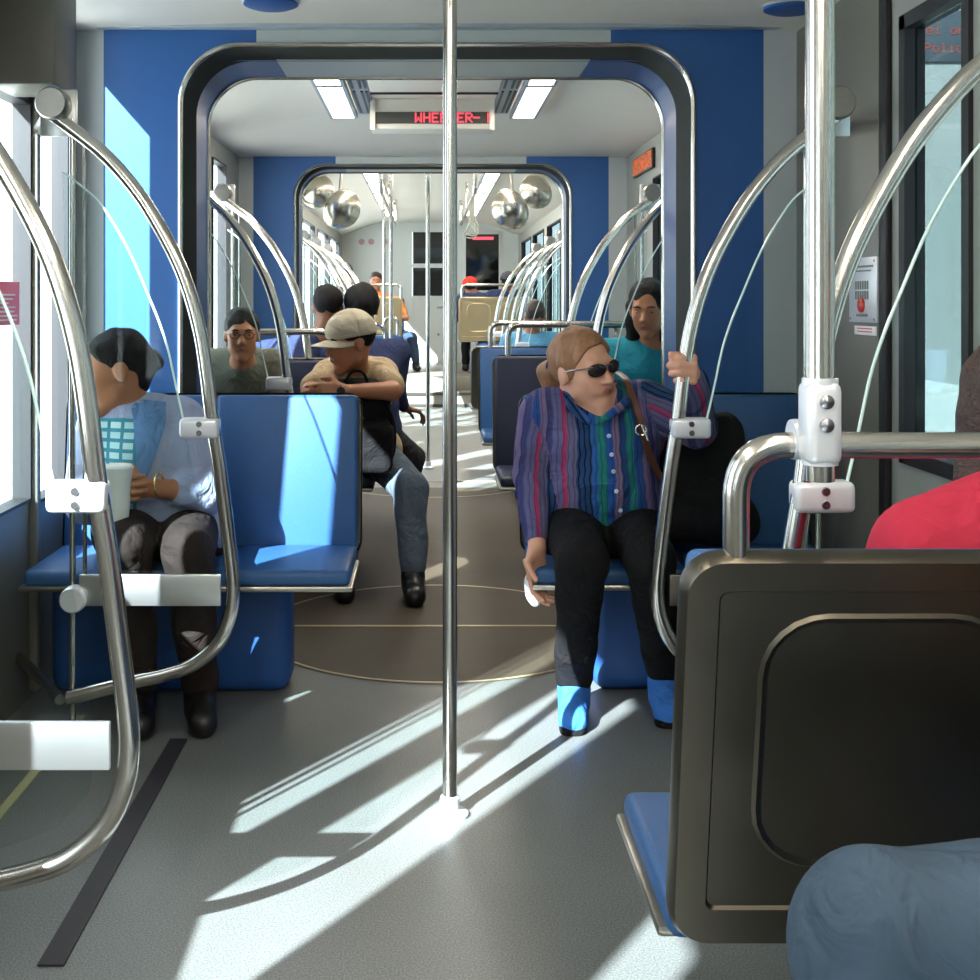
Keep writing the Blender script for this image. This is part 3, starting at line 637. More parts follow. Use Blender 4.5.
# emergency intercom on the right pillar
t = thing('intercom_panel', 'pale grey intercom panel with red button on dark pillar', 'intercom', (HW - .02, 3.65, 1.1))
yA, yB = 1.318 * FPX / (892 - VX) - 0.0 + .06, 1.318 * FPX / (856 - VX) + .0
zT, zB = CAMZ + 45 / 355, CAMZ - 24 / 355
MB().box(HW - .022, HW - .012, yA, yB, zB, zT, .003).build('plate', 'clamp', t)
gr = MB(); ymid = (yA + yB) / 2
for r_ in range(2):
    for k in range(6): gr.box(HW - .024, HW - .022, ymid - .05 + k * .019, ymid - .05 + k * .019 + .009, zT - .095 - r_ * .03, zT - .07 - r_ * .03)
gr.box(HW - .0235, HW - .022, ymid - .09, ymid + .09, zT - .03, zT - .024).box(HW - .0235, HW - .022, ymid - .07, ymid + .07, zT - .042, zT - .038).box(HW - .0235, HW - .022, ymid - .012, ymid + .005, zT - .135, zT - .112).box(HW - .0235, HW - .022, ymid - .045, ymid + .045, zB + .018, zB + .026)
M['print'] = pbr('grey_print', rgb(120, 124, 122), 0.6); gr.build('speaker_grille', 'print', t)
M['button'] = pbr('red_button', rgb(205, 60, 48), 0.4)
MB().lathe([(0.022, 0), (0.022, .006), (.018, .009), (0.001, .01)], (HW - .022, ymid, zB + .052), (-1, 0, 0), 20).build('button', 'button', t)
sc_ = MB()
for yy in (yA + .015, yB - .015):
    for zz in (zT - .012, zB + .012): sc_.ball((HW - .022, yy, zz), .004, n=8)
sc_.build('screws', 'bolt', t)
t = thing('label_strip', 'small white label strip beneath the intercom panel', 'label', (HW - .015, ymid, 1.1))
MB().box(HW - .016, HW - .012, yA + .02, yB - .03, zB - .037, zB - .01, .001).build('sheet', 'paper', t)
MB().box(HW - .0175, HW - .016, yA + .05, yB - .06, zB - .019, zB - .016).box(HW - .0175, HW - .016, yA + .05, yB - .06, zB - .028, zB - .025).build('red_print', 'button', t)
# ceiling speakers near the gangway
for x, nm in ((-0.58, 'left'), (1.17, 'right')):
    if nm == 'left': x = (272 - VX) / 300 + CAMX
    t = thing('ceiling_speaker', 'dark blue round speaker on the near ceiling at the %s' % nm, 'speaker', (x, 3.97, 2.235), 'round ceiling speakers')
    MB().lathe([(0.09, 0), (0.09, -.014), (.07, -.022), (0.001, -.024)], (x, 3.97, 2.24 if x < 0 else 2.225), (0, 0, 1), 28).build('cover', 'seat_base', t)
    MB().lathe([(0.094, 0.004), (0.098, -.006), (.088, -.008)], (x, 3.97, 2.24 if x < 0 else 2.225), (0, 0, 1), 28).build('rim', 'clamp', t)

# far section: domed mirrors, hanging rail with straps, poles, notices
M['mirror'] = pbr('mirror_dome', (0.45, 0.41, 0.34, 1), 0.25, 1.0)
for (x, y, r_, lab) in ((320, 193, .15, 'pale domed mirror high in the far left corner, outer one'), (344, 211, .165, 'domed mirror far left, hanging lower and nearer the lights'), (534, 193, .15, 'pale domed mirror high in the far right corner, outer one'), (508, 211, .165, 'domed mirror far right, hanging lower and nearer the lights')):
    Y = 10.4 if r_ < .16 else 9.6; c = P(x, y, Y); s = -1 if x < VX else 1
    t = thing('domed_mirror', lab, 'mirror', c, 'domed mirrors beyond the far gangway'); ax = Vector((-s * .55, -.62, -.35)).normalized()
    MB().lathe([(0.001, -.09), (r_ * .4, -.082), (r_ * .75, -.05), (r_ * .97, 0), (r_, .03), (r_ * 1.03, .032), (r_ * 1.03, .045), (r_ * .98, .045)], c, -ax, 32).build('dome', 'mirror', t)
    MB().lathe([(r_ * .99, .045), (r_ * .7, .075), (0.001, .085)], c, -ax, 32).build('back_cover', 'ceiling', t)
    MB().tube([c - ax * .08, Vector((c.x + s * .02, c.y + .08, 2.37))], .012, 10).build('stem', 'steel', t)
for sx, nm in ((-1, 'left'), (1, 'right')):
    x = sx * .37 + CAMX
    t = thing('overhead_rail', 'overhead steel grab rail along the %s of the far aisle' % nm, 'rail', (x, 11, 2.1), 'overhead rails')
    MB().tube([(x, 9.4, 2.38)] + bend((x, 9.4, 2.3), (x, 9.4, 2.10), (x, 10, 2.10), .1) + bend((x, 13, 2.1), (x, 13.6, 2.10), (x, 13.6, 2.38), .1) + [(x, 13.6, 2.38)], .016, 12).build('tube', 'tube', t)
    MB().tube([(x, 11.5, 2.1), (x, 11.5, 2.38)], .012, 10).build('hanger', 'tube', t)
    if sx > 0:
        M['strap'] = pbr('grey_strap', rgb(150, 150, 140), .6)
        for k, Y in enumerate((9.8, 10.1, 10.5)):
            s = thing('hanging_strap', 'grey hanging hand strap on the right overhead rail, %s' % ['nearest', 'middle one', 'farthest'][k], 'strap', (x, Y, 2.08), 'hand straps on the overhead rail')
            MB().box(x - .012, x + .012, Y - .003, Y + .003, 1.93, 2.115).build('webbing', 'strap', s)
            MB().tube([(x, Y, 1.94), (x - .05, Y, 1.83), (x - .045, Y, 1.80), (x, Y, 1.79), (x + .045, Y, 1.80), (x + .05, Y, 1.83), (x, Y, 1.94)], .006, 8).build('loop', 'strap', s)
for (x, Y, z1, lb, z0) in ((391, 9.6, 2.38, 'far left pole between seat rail and ceiling, nearer one', 0.0), (384, 11.2, 2.38, 'far left pole between floor and ceiling, farther one', 0.0)):
    q = P(x, 300, Y); pole(q.x, Y, z1, lb, .015, 'far left poles')
M['notice'] = pbr('faint_notice', rgb(190, 150, 150), .6)
for k, x in enumerate((-1.0, -.86, -.66)):
    t = tag(MB().lathe([(0.001, 0), (.045, 0), (.045, .004), (.001, .005)], (x, ye - .004, 2.1), (0, -1, 0), 20).build('round_notice', 'notice', None, (x, ye, 2.1)), 'small faded round notice on far end wall, %s' % ['leftmost of three', 'middle of three', 'rightmost of three'][k], 'notice', 'round notices on the end wall')
t = thing('cab_sign', 'red lit sign bar behind far right cab window', 'sign', (.74, ye, 2.15)); MB().box(.62, .92, ye - .004, ye + .018, 2.13, 2.17).build('bar', 'led', t)

# outside, right: added board standing in for reflected LED letters, and buildings
t = thing('reflected_sign', 'added outside board standing in for orange letters reflected in near right window', 'sign', P(950, 40, 4.0))
a = P(916, 10, 4.0); b = P(990, 62, 4.0)
M['added_outpanel'] = pbr('grey_added_board', rgb(58, 66, 72), .5)
MB().box(a.x, b.x, 4.0, 4.05, b.z, a.z, .004).build('added_board', 'added_outpanel', t)
M['led_p'] = emit('reflected_orange_led', (1.0, 0.16, 0.09, 1), 2.6)
MB().tube([(b.x - .03, 4.03, -.2), (b.x - .03, 4.03, a.z)], .04, 12).build('post', 'added_outpanel', t)
dots(MB(), 'el on', P(926, 25, 4.0).x, P(926, 25, 4.0).z, 4.0, .0045).build('letters', 'led_p', t)
dots(MB(), 'Polic', P(924, 43, 4.0).x, P(924, 43, 4.0).z, 4.0, .0045).build('letters', 'led_p', t)
M['bld'] = pbr('pale_building', rgb(150, 152, 148), .7, 0, .1, 1); M['bldg'] = pbr('building_glass', rgb(80, 110, 130), .15)
for (x0, x1, y0, y1, h_, lab) in ((9, 16, 4, 22, 7.5, 'pale building beyond the near right window'), (8, 15, 26, 44, 9, 'tall pale building farther along the right side'), (10, 18, -18, 0, 8, 'pale building behind on the right side')):
    t = thing('building', lab, 'building', ((x0 + x1) / 2, (y0 + y1) / 2, -.2))
    MB().box(x0, x1, y0, y1, -.2, h_).build('walls', 'bld', t)
    k = 0
    for fz in range(2):
        y = y0 + 1
        while y < y1 - 1.6:
            MB().box(x0 - .04, x0 + .02, y, y + 1.3, .9 + 3.2 * fz, 2.8 + 3.2 * fz).build('window', 'bldg', t); y += 2.3
M['leaf'] = pbr('tree_leaves', rgb(70, 110, 48), .7, 0, .4, 4); M['bark'] = pbr('bark', rgb(80, 66, 52), .8)
for i, (x, y) in enumerate(((7.1, 9.4), (6.0, 21), (5.6, 33))):
    t = thing('tree', ['leafy tree outside the right windows, nearest', 'leafy tree outside the right windows, second', 'leafy tree outside the right windows, farthest'][i], 'tree', (x, y, -.2), 'street trees')
    s = SDF(.12)
    for k in range(16): s.ell((x + random.uniform(-1, 1), y + random.uniform(-1, 1), 2.9 + random.uniform(-.9, 1.1)), (random.uniform(.4, .7),) * 3, k=.1)
    s.noise = (.12, 9, i); s.build('crown', 'leaf', t)
    MB().tube([(x, y, -.2), (x + .05, y, 1.4), (x, y + .05, 2.9)], [.14, .11, .07], 10).build('trunk', 'bark', t)

# ================================================================== PEOPLE
def V3(*a): return Vector(a)
def frame(f, tilt=0.0):
    f = Vector(f).normalized(); r = f.cross(Vector((0, 0, 1))).normalized(); u = r.cross(f).normalized()
    if tilt: q = Matrix.Rotation(tilt, 3, f); r = q @ r; u = q @ u
    return r, f, u
def seated(hip, ang, s=1.0, **ov):
    """joints of a seated figure; hip = middle of the hips, ang = facing (0 looks along +Y); L/R are the person's own"""
    c, n = math.cos(ang), math.sin(ang); h = Vector(hip)
    def T(x, y, z): return h + Vector((x * c - y * n, x * n + y * c, z)) * s
    fz = lambda z: z
    J = dict(pel=T(0, 0, .02), waist=T(0, -.02, .16), chest=T(0, -.03, .34), neck=T(0, -.02, .47), head=T(0, .03, .63))
    for k, g in (('L', -1), ('R', 1)):
        J['sh' + k] = T(g * .175, -.02, .42); J['el' + k] = T(g * .235, .03, .17); J['wr' + k] = T(g * .13, .25, .11)
        J['hi' + k] = T(g * .09, 0, 0); J['kn' + k] = T(g * .11, .42, .0); J['an' + k] = T(g * .115, .42, 0); J['to' + k] = T(g * .13, .56, 0)
    base = ov.pop('floor', 0.0)
    for k in 'LR': J['an' + k].z = base + .09 * s; J['to' + k].z = base + .035 * s
    J['f'] = Vector((-n, c, -.05)); J['hand'] = {}; J.update(ov); J['s'] = s
    return J
def head_prims(S, J, k=.012, detail=True):
    s = J['s']; c = J['head']; r, f, u = frame(J['f'], J.get('tilt', 0)); R = [[r[i], f[i], u[i]] for i in range(3)]
    Q = lambda x, y, z: c + (r * x + f * y + u * z) * s
    S.ell(Q(0, -.012, .030), (.073 * s, .094 * s, .085 * s), R, k=.01)
    S.ell(Q(0, .030, -.025), (.060 * s, .060 * s, .080 * s), R, k=.025)
    S.cap(Q(-.036, .012, -.062), Q(0, .064, -.098), .026 * s, .021 * s, k=.02); S.cap(Q(.036, .012, -.062), Q(0, .064, -.098), .026 * s, .021 * s, k=.02)
    for g in (-1, 1):
        S.cap(Q(g * .034, .058, -.018), Q(g * .022, .062, -.05), .023 * s, .020 * s, k=.02)
        S.ell(Q(g * .074, -.008, -.006), (.010 * s, .020 * s, .031 * s), R, k=.008)
    if detail:
        for g in (-1, 1): S.ell(Q(g * .031, .095, .006), (.017 * s, .015 * s, .0085 * s), R, k=.008, sub=True)
        S.cap(Q(-.034, .077, .026), Q(.034, .077, .026), .011 * s, k=.014)
    S.cap(Q(0, .084, .010), Q(0, .106, -.027), .0075 * s, .0115 * s, k=.010)
    for g in (-1, 1): S.ell(Q(g * .012, .094, -.030), (.009 * s, .010 * s, .008 * s), R, k=.006)
    S.ell(Q(0, .080, -.055), (.026 * s, .012 * s, .013 * s), R, k=.012)
    S.cap(Q(0, -.025, -.04), J['neck'], .050 * s, .055 * s, k=.025)
    return Q, R
FING = [(.030, .088, (.040, .025, .019)), (.010, .092, (.045, .028, .020)), (-.010, .088, (.041, .026, .020)), (-.029, .080, (.032, .020, .017))]
def hand_prims(S, w_, d, n, th, s=1.0, curl=(25, 30, 20), spread=.06, thumb=(.6, .8, .3), fr=.0088):
    d = Vector(d).normalized(); n = Vector(n); n = (n - d * n.dot(d)).normalized(); th = Vector(th); th = (th - d * th.dot(d) - n * th.dot(n)).normalized(); w_ = Vector(w_)
    for o, L, seg in FING:
        b = w_ + (d * L + th * o) * s; S.cap(w_ + (th * o * .55 + d * .01) * s, b, .0145 * s, .0115 * s, k=.012)
        p = b; a = 0
        for i, l in enumerate(seg):
            a += math.radians(curl[i]); q = p + ((d * math.cos(a) + n * math.sin(a)) + th * o * spread * 10 * .3) * l * s
            S.cap(p, q, (fr - .0006 * i) * s * (1 if o > -.02 else .88), (fr - .0006 * (i + 1)) * s * (1 if o > -.02 else .88), k=.004); p = q
    a = w_ + (d * .025 + th * .022) * s; t1 = (d * thumb[0] + th * thumb[1] + n * thumb[2]).normalized(); b = a + t1 * .045 * s
    t2 = (d * .75 + n * .55 + th * .1).normalized(); c = b + t2 * .032 * s; e = c + (t2 + n * .3).normalized() * .022 * s
    S.cap(a, b, .015 * s, .0115 * s, k=.012); S.cap(b, c, .011 * s, .0098 * s, k=.006); S.cap(c, e, .0095 * s, .0082 * s, k=.004)
def auto_hand(J, k):
    d = (J['wr' + k] - J['el' + k]).normalized(); g = 1 if k == 'L' else -1
    r, f, u = frame(J['f']); th = (-Vector((0, 0, 1)).cross(d)) * (-g) if False else (d.cross(Vector((0, 0, 1))) * g)
    return dict(d=d + V3(0, 0, -.15), n=V3(0, 0, -1), th=th, curl=(30, 35, 25))
def person(label, J, skin, shirt, pants, shoe, res=.011, sleeve='long', hair=None, group=None, girth=1.0, shirtfn=None, wr=(.004, 26), eyes=True, legs=True, lips=True, detail=True, bust=0.0, pnoise=(.004, 24), shoes=True):
    s = J['s']
    for k in 'LR': J['to' + k].z = J['an' + k].z - .055 * s
    base = Vector((J['pel'].x, J['pel'].y, J['pel'].z))
    t = thing('person', label, 'person', base, group)
    B = SDF(res); Q, R = head_prims(B, J, detail=detail)
    def torso(S, e, k=.05, hem=0.0):
        c = (J['shL'] + J['shR']) / 2
        S.cap(J['hiL'] + V3(0, 0, .03), J['hiR'] + V3(0, 0, .03), (.095 + e) * s * girth, k=k); S.cap(J['pel'], J['waist'], (.105 + e) * s * girth, (.115 + e) * s * girth, k=k)
        S.cap(J['waist'], J['chest'], (.115 + e) * s * girth, (.118 + e) * s * (girth * .5 + .5), k=k)
        side = (J['shR'] - J['shL']) * .28
        S.cap(J['chest'] - side, J['chest'] + side, (.098 + e) * s, k=k)
        S.cap(J['waist'] - side * .8, J['waist'] + side * .8, (.088 + e) * s * girth, k=k)
        S.cap(J['shL'] * .86 + c * .14, J['shR'] * .86 + c * .14, (.058 + e) * s, k=k)
        S.cap(c - side * .3, J['neck'] + V3(0, 0, -.02), (.07 + e) * s, (.050 + e * .8) * s, k=.04)
    torso(B, 0)
    for k in 'LR':
        B.cap(J['sh' + k], J['el' + k], .050 * s, .040 * s, k=.03); B.cap(J['el' + k], J['wr' + k], .040 * s, .025 * s, k=.012)
        B.cap(J['hi' + k], J['kn' + k], .075 * s, .055 * s, k=.03); B.cap(J['kn' + k], J['an' + k], .052 * s, .036 * s, k=.012); B.cap(J['an' + k] - V3(0, 0, .02), J['to' + k], .028 * s, .022 * s, k=.015)
        h = auto_hand(J, k); h.update(J['hand'].get(k, {}))
        hand_prims(B, J['wr' + k], s=s, **h)
    body = B.build('body', skin, t)
    # shirt
    e = .012
    S = SDF(max(res, .008)); torso(S, e)
    for k in 'LR':
        a, b, c = J['sh' + k], J['el' + k], J['wr' + k]
        if sleeve == 'long': S.cap(a, b, .064 * s, .054 * s, k=.03); S.cap(b, c + (b - c) * .16, .054 * s, .038 * s, k=.02)
        elif sleeve == 'roll': S.cap(a, b, .066 * s, .058 * s, k=.03); S.cap(b, c + (b - c) * .62, .058 * s, .052 * s, k=.02)
        else: S.cap(a, a + (b - a) * .72, .064 * s, .058 * s, k=.03)
    S.noise = (wr[0], wr[1], 3)
    # neckline
    r, f, u = frame(J['f'])
    ft = (J['shR'] - J['shL']).cross(V3(0, 0, 1)).normalized() * -1
    if J.get('front'): ft = J['front'].normalized()
    S.ell(J['neck'] + V3(0, 0, .05) * s + ft * .03 * s, (.058 * s, .058 * s, .05 * s), k=.012, sub=True)
    so = S.build('shirt', shirt, t)
    if shirtfn: shirtfn(so, J)
    # trousers
    S = SDF(max(res, .009)); S.cap(J['hiL'], J['hiR'], .108 * s * girth, k=.05); S.cap(J['pel'], J['waist'] * .4 + J['pel'] * .6, .112 * s * girth, k=.05)
    for k in 'LR':
        S.cap(J['hi' + k], J['kn' + k], .090 * s, .070 * s, k=.03); S.cap(J['kn' + k], J['an' + k] + V3(0, 0, .035), .069 * s, .054 * s, k=.02)
    S.noise = (pnoise[0], pnoise[1], 8); S.build('trousers', pants, t)
    if shoes:
        for k in 'LR':
            S = SDF(max(.007, res * .8)); a, b = J['an' + k], J['to' + k]; d = (b - a); d.z = 0; d.normalize(); zf = a.z - .09 * s + .03 * s
            S.cap(V3(a.x, a.y, zf + .012) - d * .03 * s, V3(b.x, b.y, zf + .004), .038 * s, .036 * s, k=.02); S.cap(V3(a.x, a.y, zf + .015), V3(a.x, a.y, a.z + .0), .044 * s, .046 * s, k=.02)
            S.cap(V3(a.x, a.y, zf + .02) + d * .04 * s, V3(b.x, b.y, zf + .01) - d * .01, .04 * s, .038 * s, k=.02); S.cap(V3(a.x, a.y, a.z - .01) , V3(a.x, a.y, zf + .04) + d * .07 * s, .04 * s, .030 * s, k=.02)
            S.build('shoe', shoe, t)
    M_ = M
    if eyes:
        for g in (-1, 1):
            c = Q(g * .031, .0685, .005); e_ = MB().ball(c, .0125 * s, n=14).build('eye', 'eyewhite', t)
            MB().ball(Q(g * .031, .0768, .004), .0058 * s, n=10).build('iris', 'iris', e_)
            MB().tube([Q(g * .014, .088, .026), Q(g * .03, .091, .031), Q(g * .047, .081, .026)], [.003 * s, .0038 * s, .002 * s], 6).build('eyebrow', hair[1] if hair else 'iris', t)
    if lips:
        S = SDF(.004); S.cap(Q(-.025, .0845, -.055), Q(0, .0935, -.0515), .002 * s, .0040 * s, k=.004).cap(Q(.025, .0845, -.055), Q(0, .0935, -.0515), .002 * s, .0040 * s, k=.004)
        S.cap(Q(-.013, .0895, -.0595), Q(.013, .0895, -.0595), .0042 * s, k=.004); S.build('lips', 'lips', t)
    if hair: hair[0](t, J, Q, R, s, hair[1], res)
    J['Q'] = Q; J['R'] = R
    return t
M['eyewhite'] = pbr('eye_white', rgb(215, 210, 205), .25); M['iris'] = pbr('iris', rgb(40, 28, 20), .2); M['lips'] = pbr('lips', rgb(165, 100, 92), .45)
M['lips2'] = M['lips']
M['skin_light'] = pbr('light_skin', rgb(214, 160, 134), .5, 0, .06, 30); M['skin_tan'] = pbr('tan_skin', rgb(168, 112, 80), .5, 0, .06, 30); M['skin_brown'] = pbr('brown_skin', rgb(120, 78, 56), .5, 0, .06, 30)
M['hair_black'] = pbr('black_hair', rgb(15, 12, 13), .7, 0, .3, 60, .5, 150, stretch=(1, 1, .2), spec=.25); M['hair_auburn'] = pbr('auburn_hair', rgb(152, 108, 76), .55, 0, .5, 60, .5, 180, stretch=(1, 1, .3))
M['hair_brown'] = pbr('dark_brown_hair', rgb(48, 30, 24), .5, 0, .3, 60, .5, 150)
def folds(m, sc=11, st=.7, dist=.03):
    nt = m.node_tree; N = nt.nodes; L = nt.links; b = N['Principled BSDF']; tc = N.new('ShaderNodeTexCoord'); n = N.new('ShaderNodeTexNoise')
    n.inputs['Scale'].default_value = sc; n.inputs['Detail'].default_value = 3; n.inputs['Distortion'].default_value = 1.2; n.inputs['Roughness'].default_value = .45; L.new(tc.outputs['Object'], n.inputs[0])
    bp = N.new('ShaderNodeBump'); bp.inputs['Strength'].default_value = st; bp.inputs['Distance'].default_value = dist; L.new(n.outputs[0], bp.inputs['Height']); L.new(bp.outputs[0], b.inputs['Normal']); return m
def cloth(name, c, var=.08, sc=30): return folds(pbr(name, c, .85, 0, var, sc, spec=.2))
M['denim'] = cloth('faded_denim', rgb(62, 78, 94), .7, 5); M['denim_grey'] = cloth('grey_denim', rgb(92, 104, 118), .15, 9); M['denim_dark'] = cloth('dark_denim', rgb(48, 64, 86), .15, 12)
M['black_cloth'] = cloth('black_cloth', rgb(20, 20, 22)); M['brown_cloth'] = cloth('dark_brown_cloth', rgb(44, 34, 32)); M['charcoal'] = cloth('charcoal_cloth', rgb(54, 52, 56))
M['paleblue'] = cloth('pale_blue_cloth', rgb(154, 164, 194)); M['denimvest'] = cloth('blue_lapel_cloth', rgb(96, 132, 178)); M['navy'] = cloth('navy_cloth', rgb(46, 54, 86)); M['tan'] = cloth('tan_cloth', rgb(172, 152, 122), .16, 60)
M['lightblue'] = cloth('light_blue_shirt', rgb(110, 170, 205)); M['teal'] = cloth('teal_shirt', rgb(36, 130, 152)); M['orange_cloth'] = cloth('orange_shirt', rgb(214, 132, 76)); M['pink'] = cloth('pink_shirt', rgb(178, 46, 68)); M['olive'] = cloth('grey_olive_shirt', rgb(96, 98, 88)); M['sky'] = cloth('blue_shoe_fabric', rgb(58, 118, 200))
M['black_leather'] = pbr('black_shoe', rgb(24, 22, 22), .35); M['brown_leather'] = pbr('brown_leather', rgb(84, 48, 34), .4, 0, .2, 20); M['cap_tan'] = cloth('tan_cap_cloth', rgb(192, 182, 160)); M['red_cloth'] = cloth('red_cap_cloth', rgb(205, 48, 34)); M['dark_cap'] = cloth('dark_cap_cloth', rgb(58, 60, 68))
M['gold'] = pbr('gold', (0.9, .62, .25, 1), .2, 1.0)

def hair_short(t, J, Q, R, s, mat, res, grow=1.0):
    S = SDF(max(.006, res * .8)); S.ell(Q(0, -.020, .040), (.081 * s * grow, .098 * s * grow, .088 * s * grow), R, k=.01)
    S.ell(Q(0, .085, -.035), (.085 * s, .075 * s, .085 * s), R, k=.012, sub=True); S.ell(Q(0, .03, -.09), (.11 * s, .09 * s, .085 * s), R, k=.012, sub=True)
    S.noise = (.003, 90, 5); return S.build('hair', mat, t)
def hair_long(t, J, Q, R, s, mat, res):
    S = SDF(max(.007, res * .8)); S.ell(Q(0, -.022, .038), (.086 * s, .102 * s, .090 * s), R, k=.01)
    for g in (-1, 1): S.cap(Q(g * .07, -.03, .0), Q(g * .085, -.04, -.17), .030 * s, .035 * s, k=.03)
    S.cap(Q(0, -.07, -.02), Q(0, -.08, -.2), .07 * s, .06 * s, k=.04); S.ell(Q(0, .095, -.04), (.062 * s, .085 * s, .10 * s), R, k=.015, sub=True)
    S.noise = (.004, 70, 5); return S.build('hair', mat, t)
def hair_bun(t, J, Q, R, s, mat, res):
    S = SDF(.006); S.ell(Q(0, -.020, .040), (.080 * s, .099 * s, .086 * s), R, k=.01); S.cap(Q(0, -.08, .0), Q(0, -.06, -.045), .05 * s, .035 * s, k=.02)
    S.ell(Q(0, .092, -.025), (.085 * s, .085 * s, .102 * s), R, k=.012, sub=True); S.ell(Q(0, .03, -.085), (.11 * s, .068 * s, .075 * s), R, k=.012, sub=True)
    S.cap(Q(0, -.112, .02), Q(0, -.124, .0), .028 * s, .024 * s, k=.008); S.noise = (.003, 90, 5); return S.build('hair', mat, t)
def hair_tail(t, J, Q, R, s, mat, res):
    S = SDF(.005); S.ell(Q(0, -.014, .034), (.0815 * s, .103 * s, .092 * s), R, k=.01); S.cap(Q(0, -.08, .0), Q(0, -.06, -.04), .045 * s, .03 * s, k=.02)
    S.ell(Q(0, .122, -.03), (.125 * s, .103 * s, .125 * s), R, k=.006, sub=True); S.ell(Q(0, .035, -.085), (.11 * s, .07 * s, .08 * s), R, k=.012, sub=True)
    for g in (-1, 1): S.ell(Q(g * .088, -.006, -.010), (.026 * s, .022 * s, .032 * s), R, k=.004, sub=True)
    S.cap(Q(.0, -.10, .02), Q(0.0, -.140, -.02), .024 * s, .036 * s, k=.015); S.cap(Q(.0, -.140, -.02), Q(0.0, -.125, -.12), .038 * s, .026 * s, k=.02)
    S.noise = (.0025, 110, 5); return S.build('hair', mat, t)
def cap_hat(t, Q, R, s, mat, brim=True, res=.006):
    S = SDF(res); S.ell(Q(0, -.012, .045), (.088 * s, .106 * s, .090 * s), R, k=.01); S.box(Q(0, 0, -.065), (.15 * s, .17 * s, .09 * s), R, rad=.01, k=.008, sub=True); S.noise = (.001, 60, 2)
    h = S.build('cap', mat, t)
    r = Vector([R[i][0] for i in range(3)]); f = Vector([R[i][1] for i in range(3)]); u = Vector([R[i][2] for i in range(3)])
    if brim:
        mb = MB(); top = []; bot = []
        for j in range(6):
            a = []; b = []
            for i in range(13):
                ph = PI * (i / 12 - .5) ; rad = .080 + .075 * j / 5 * math.cos(ph) ** .7; x = math.sin(ph) * .082; y = .02 + math.cos(ph) * .062 + .085 * j / 5 * max(0, math.cos(ph)) ** .6; z = .032 - .020 * (x / .08) ** 2 - .012 * j / 5
                a.append(Q(x, y, z)); b.append(Q(x, y, z - .004))
            top.append(a); bot.append(b)
        mb.grid(top); mb.grid(bot); mb.grid([[p for p in top[-1]], [p for p in bot[-1]]]); mb.build('brim', mat, h)
    MB().ball(Q(0, -.012, .136), .006 * s, n=8).build('button', mat, h)
    return h

# ---------- lady in the striped shirt
m = bpy.data.materials.new('striped_shirt'); m.use_nodes = True; nt = m.node_tree; N = nt.nodes; L = nt.links; b = N['Principled BSDF']; b.inputs['Roughness'].default_value = .85; b.inputs['Specular IOR Level'].default_value = .2
at = N.new('ShaderNodeAttribute'); at.attribute_name = 'stripe'
def math_(op, a, bv=None, c=None):
    q = N.new('ShaderNodeMath'); q.operation = op
    for i, v in enumerate((a, bv, c)):
        if v is None: continue
        if isinstance(v, (int, float)): q.inputs[i].default_value = v
        else: L.new(v, q.inputs[i])
    return q.outputs[0]
fr = math_('FRACT', math_('MULTIPLY', at.outputs['Fac'], 1 / .30))
ramp = N.new('ShaderNodeValToRGB'); cr = ramp.color_ramp; cr.interpolation = 'CONSTANT'
bands = [(0, (92, 92, 132)), (.10, (158, 56, 98)), (.145, (98, 94, 128)), (.24, (34, 66, 110)), (.38, (44, 92, 160)), (.44, (34, 118, 118)), (.53, (36, 78, 150)), (.60, (116, 98, 124)), (.66, (34, 60, 110)), (.72, (34, 114, 116)), (.80, (38, 70, 130)), (.88, (110, 96, 132)), (.95, (60, 62, 110))]
cr.elements[0].position = 0; cr.elements[0].color = rgb(*bands[0][1]); cr.elements[1].position = bands[1][0]; cr.elements[1].color = rgb(*bands[1][1])
for p_, c_ in bands[2:]: e = cr.elements.new(p_); e.color = rgb(*c_)
L.new(fr, ramp.inputs[0])
f2 = math_('FRACT', math_('MULTIPLY', at.outputs['Fac'], 1 / .0155)); ln = math_('LESS_THAN', f2, .26)
inb = math_('MULTIPLY', ln, math_('MULTIPLY_ADD', math_('COMPARE', fr, .31, .09), .6, .40))
mx = N.new('ShaderNodeMix'); mx.data_type = 'RGBA'; mx.inputs[7].default_value = rgb(16, 20, 38); L.new(inb, mx.inputs[0]); L.new(ramp.outputs[0], mx.inputs[6]); L.new(mx.outputs[2], b.inputs['Base Color'])
M['stripes'] = folds(m, 10, .8, .035)
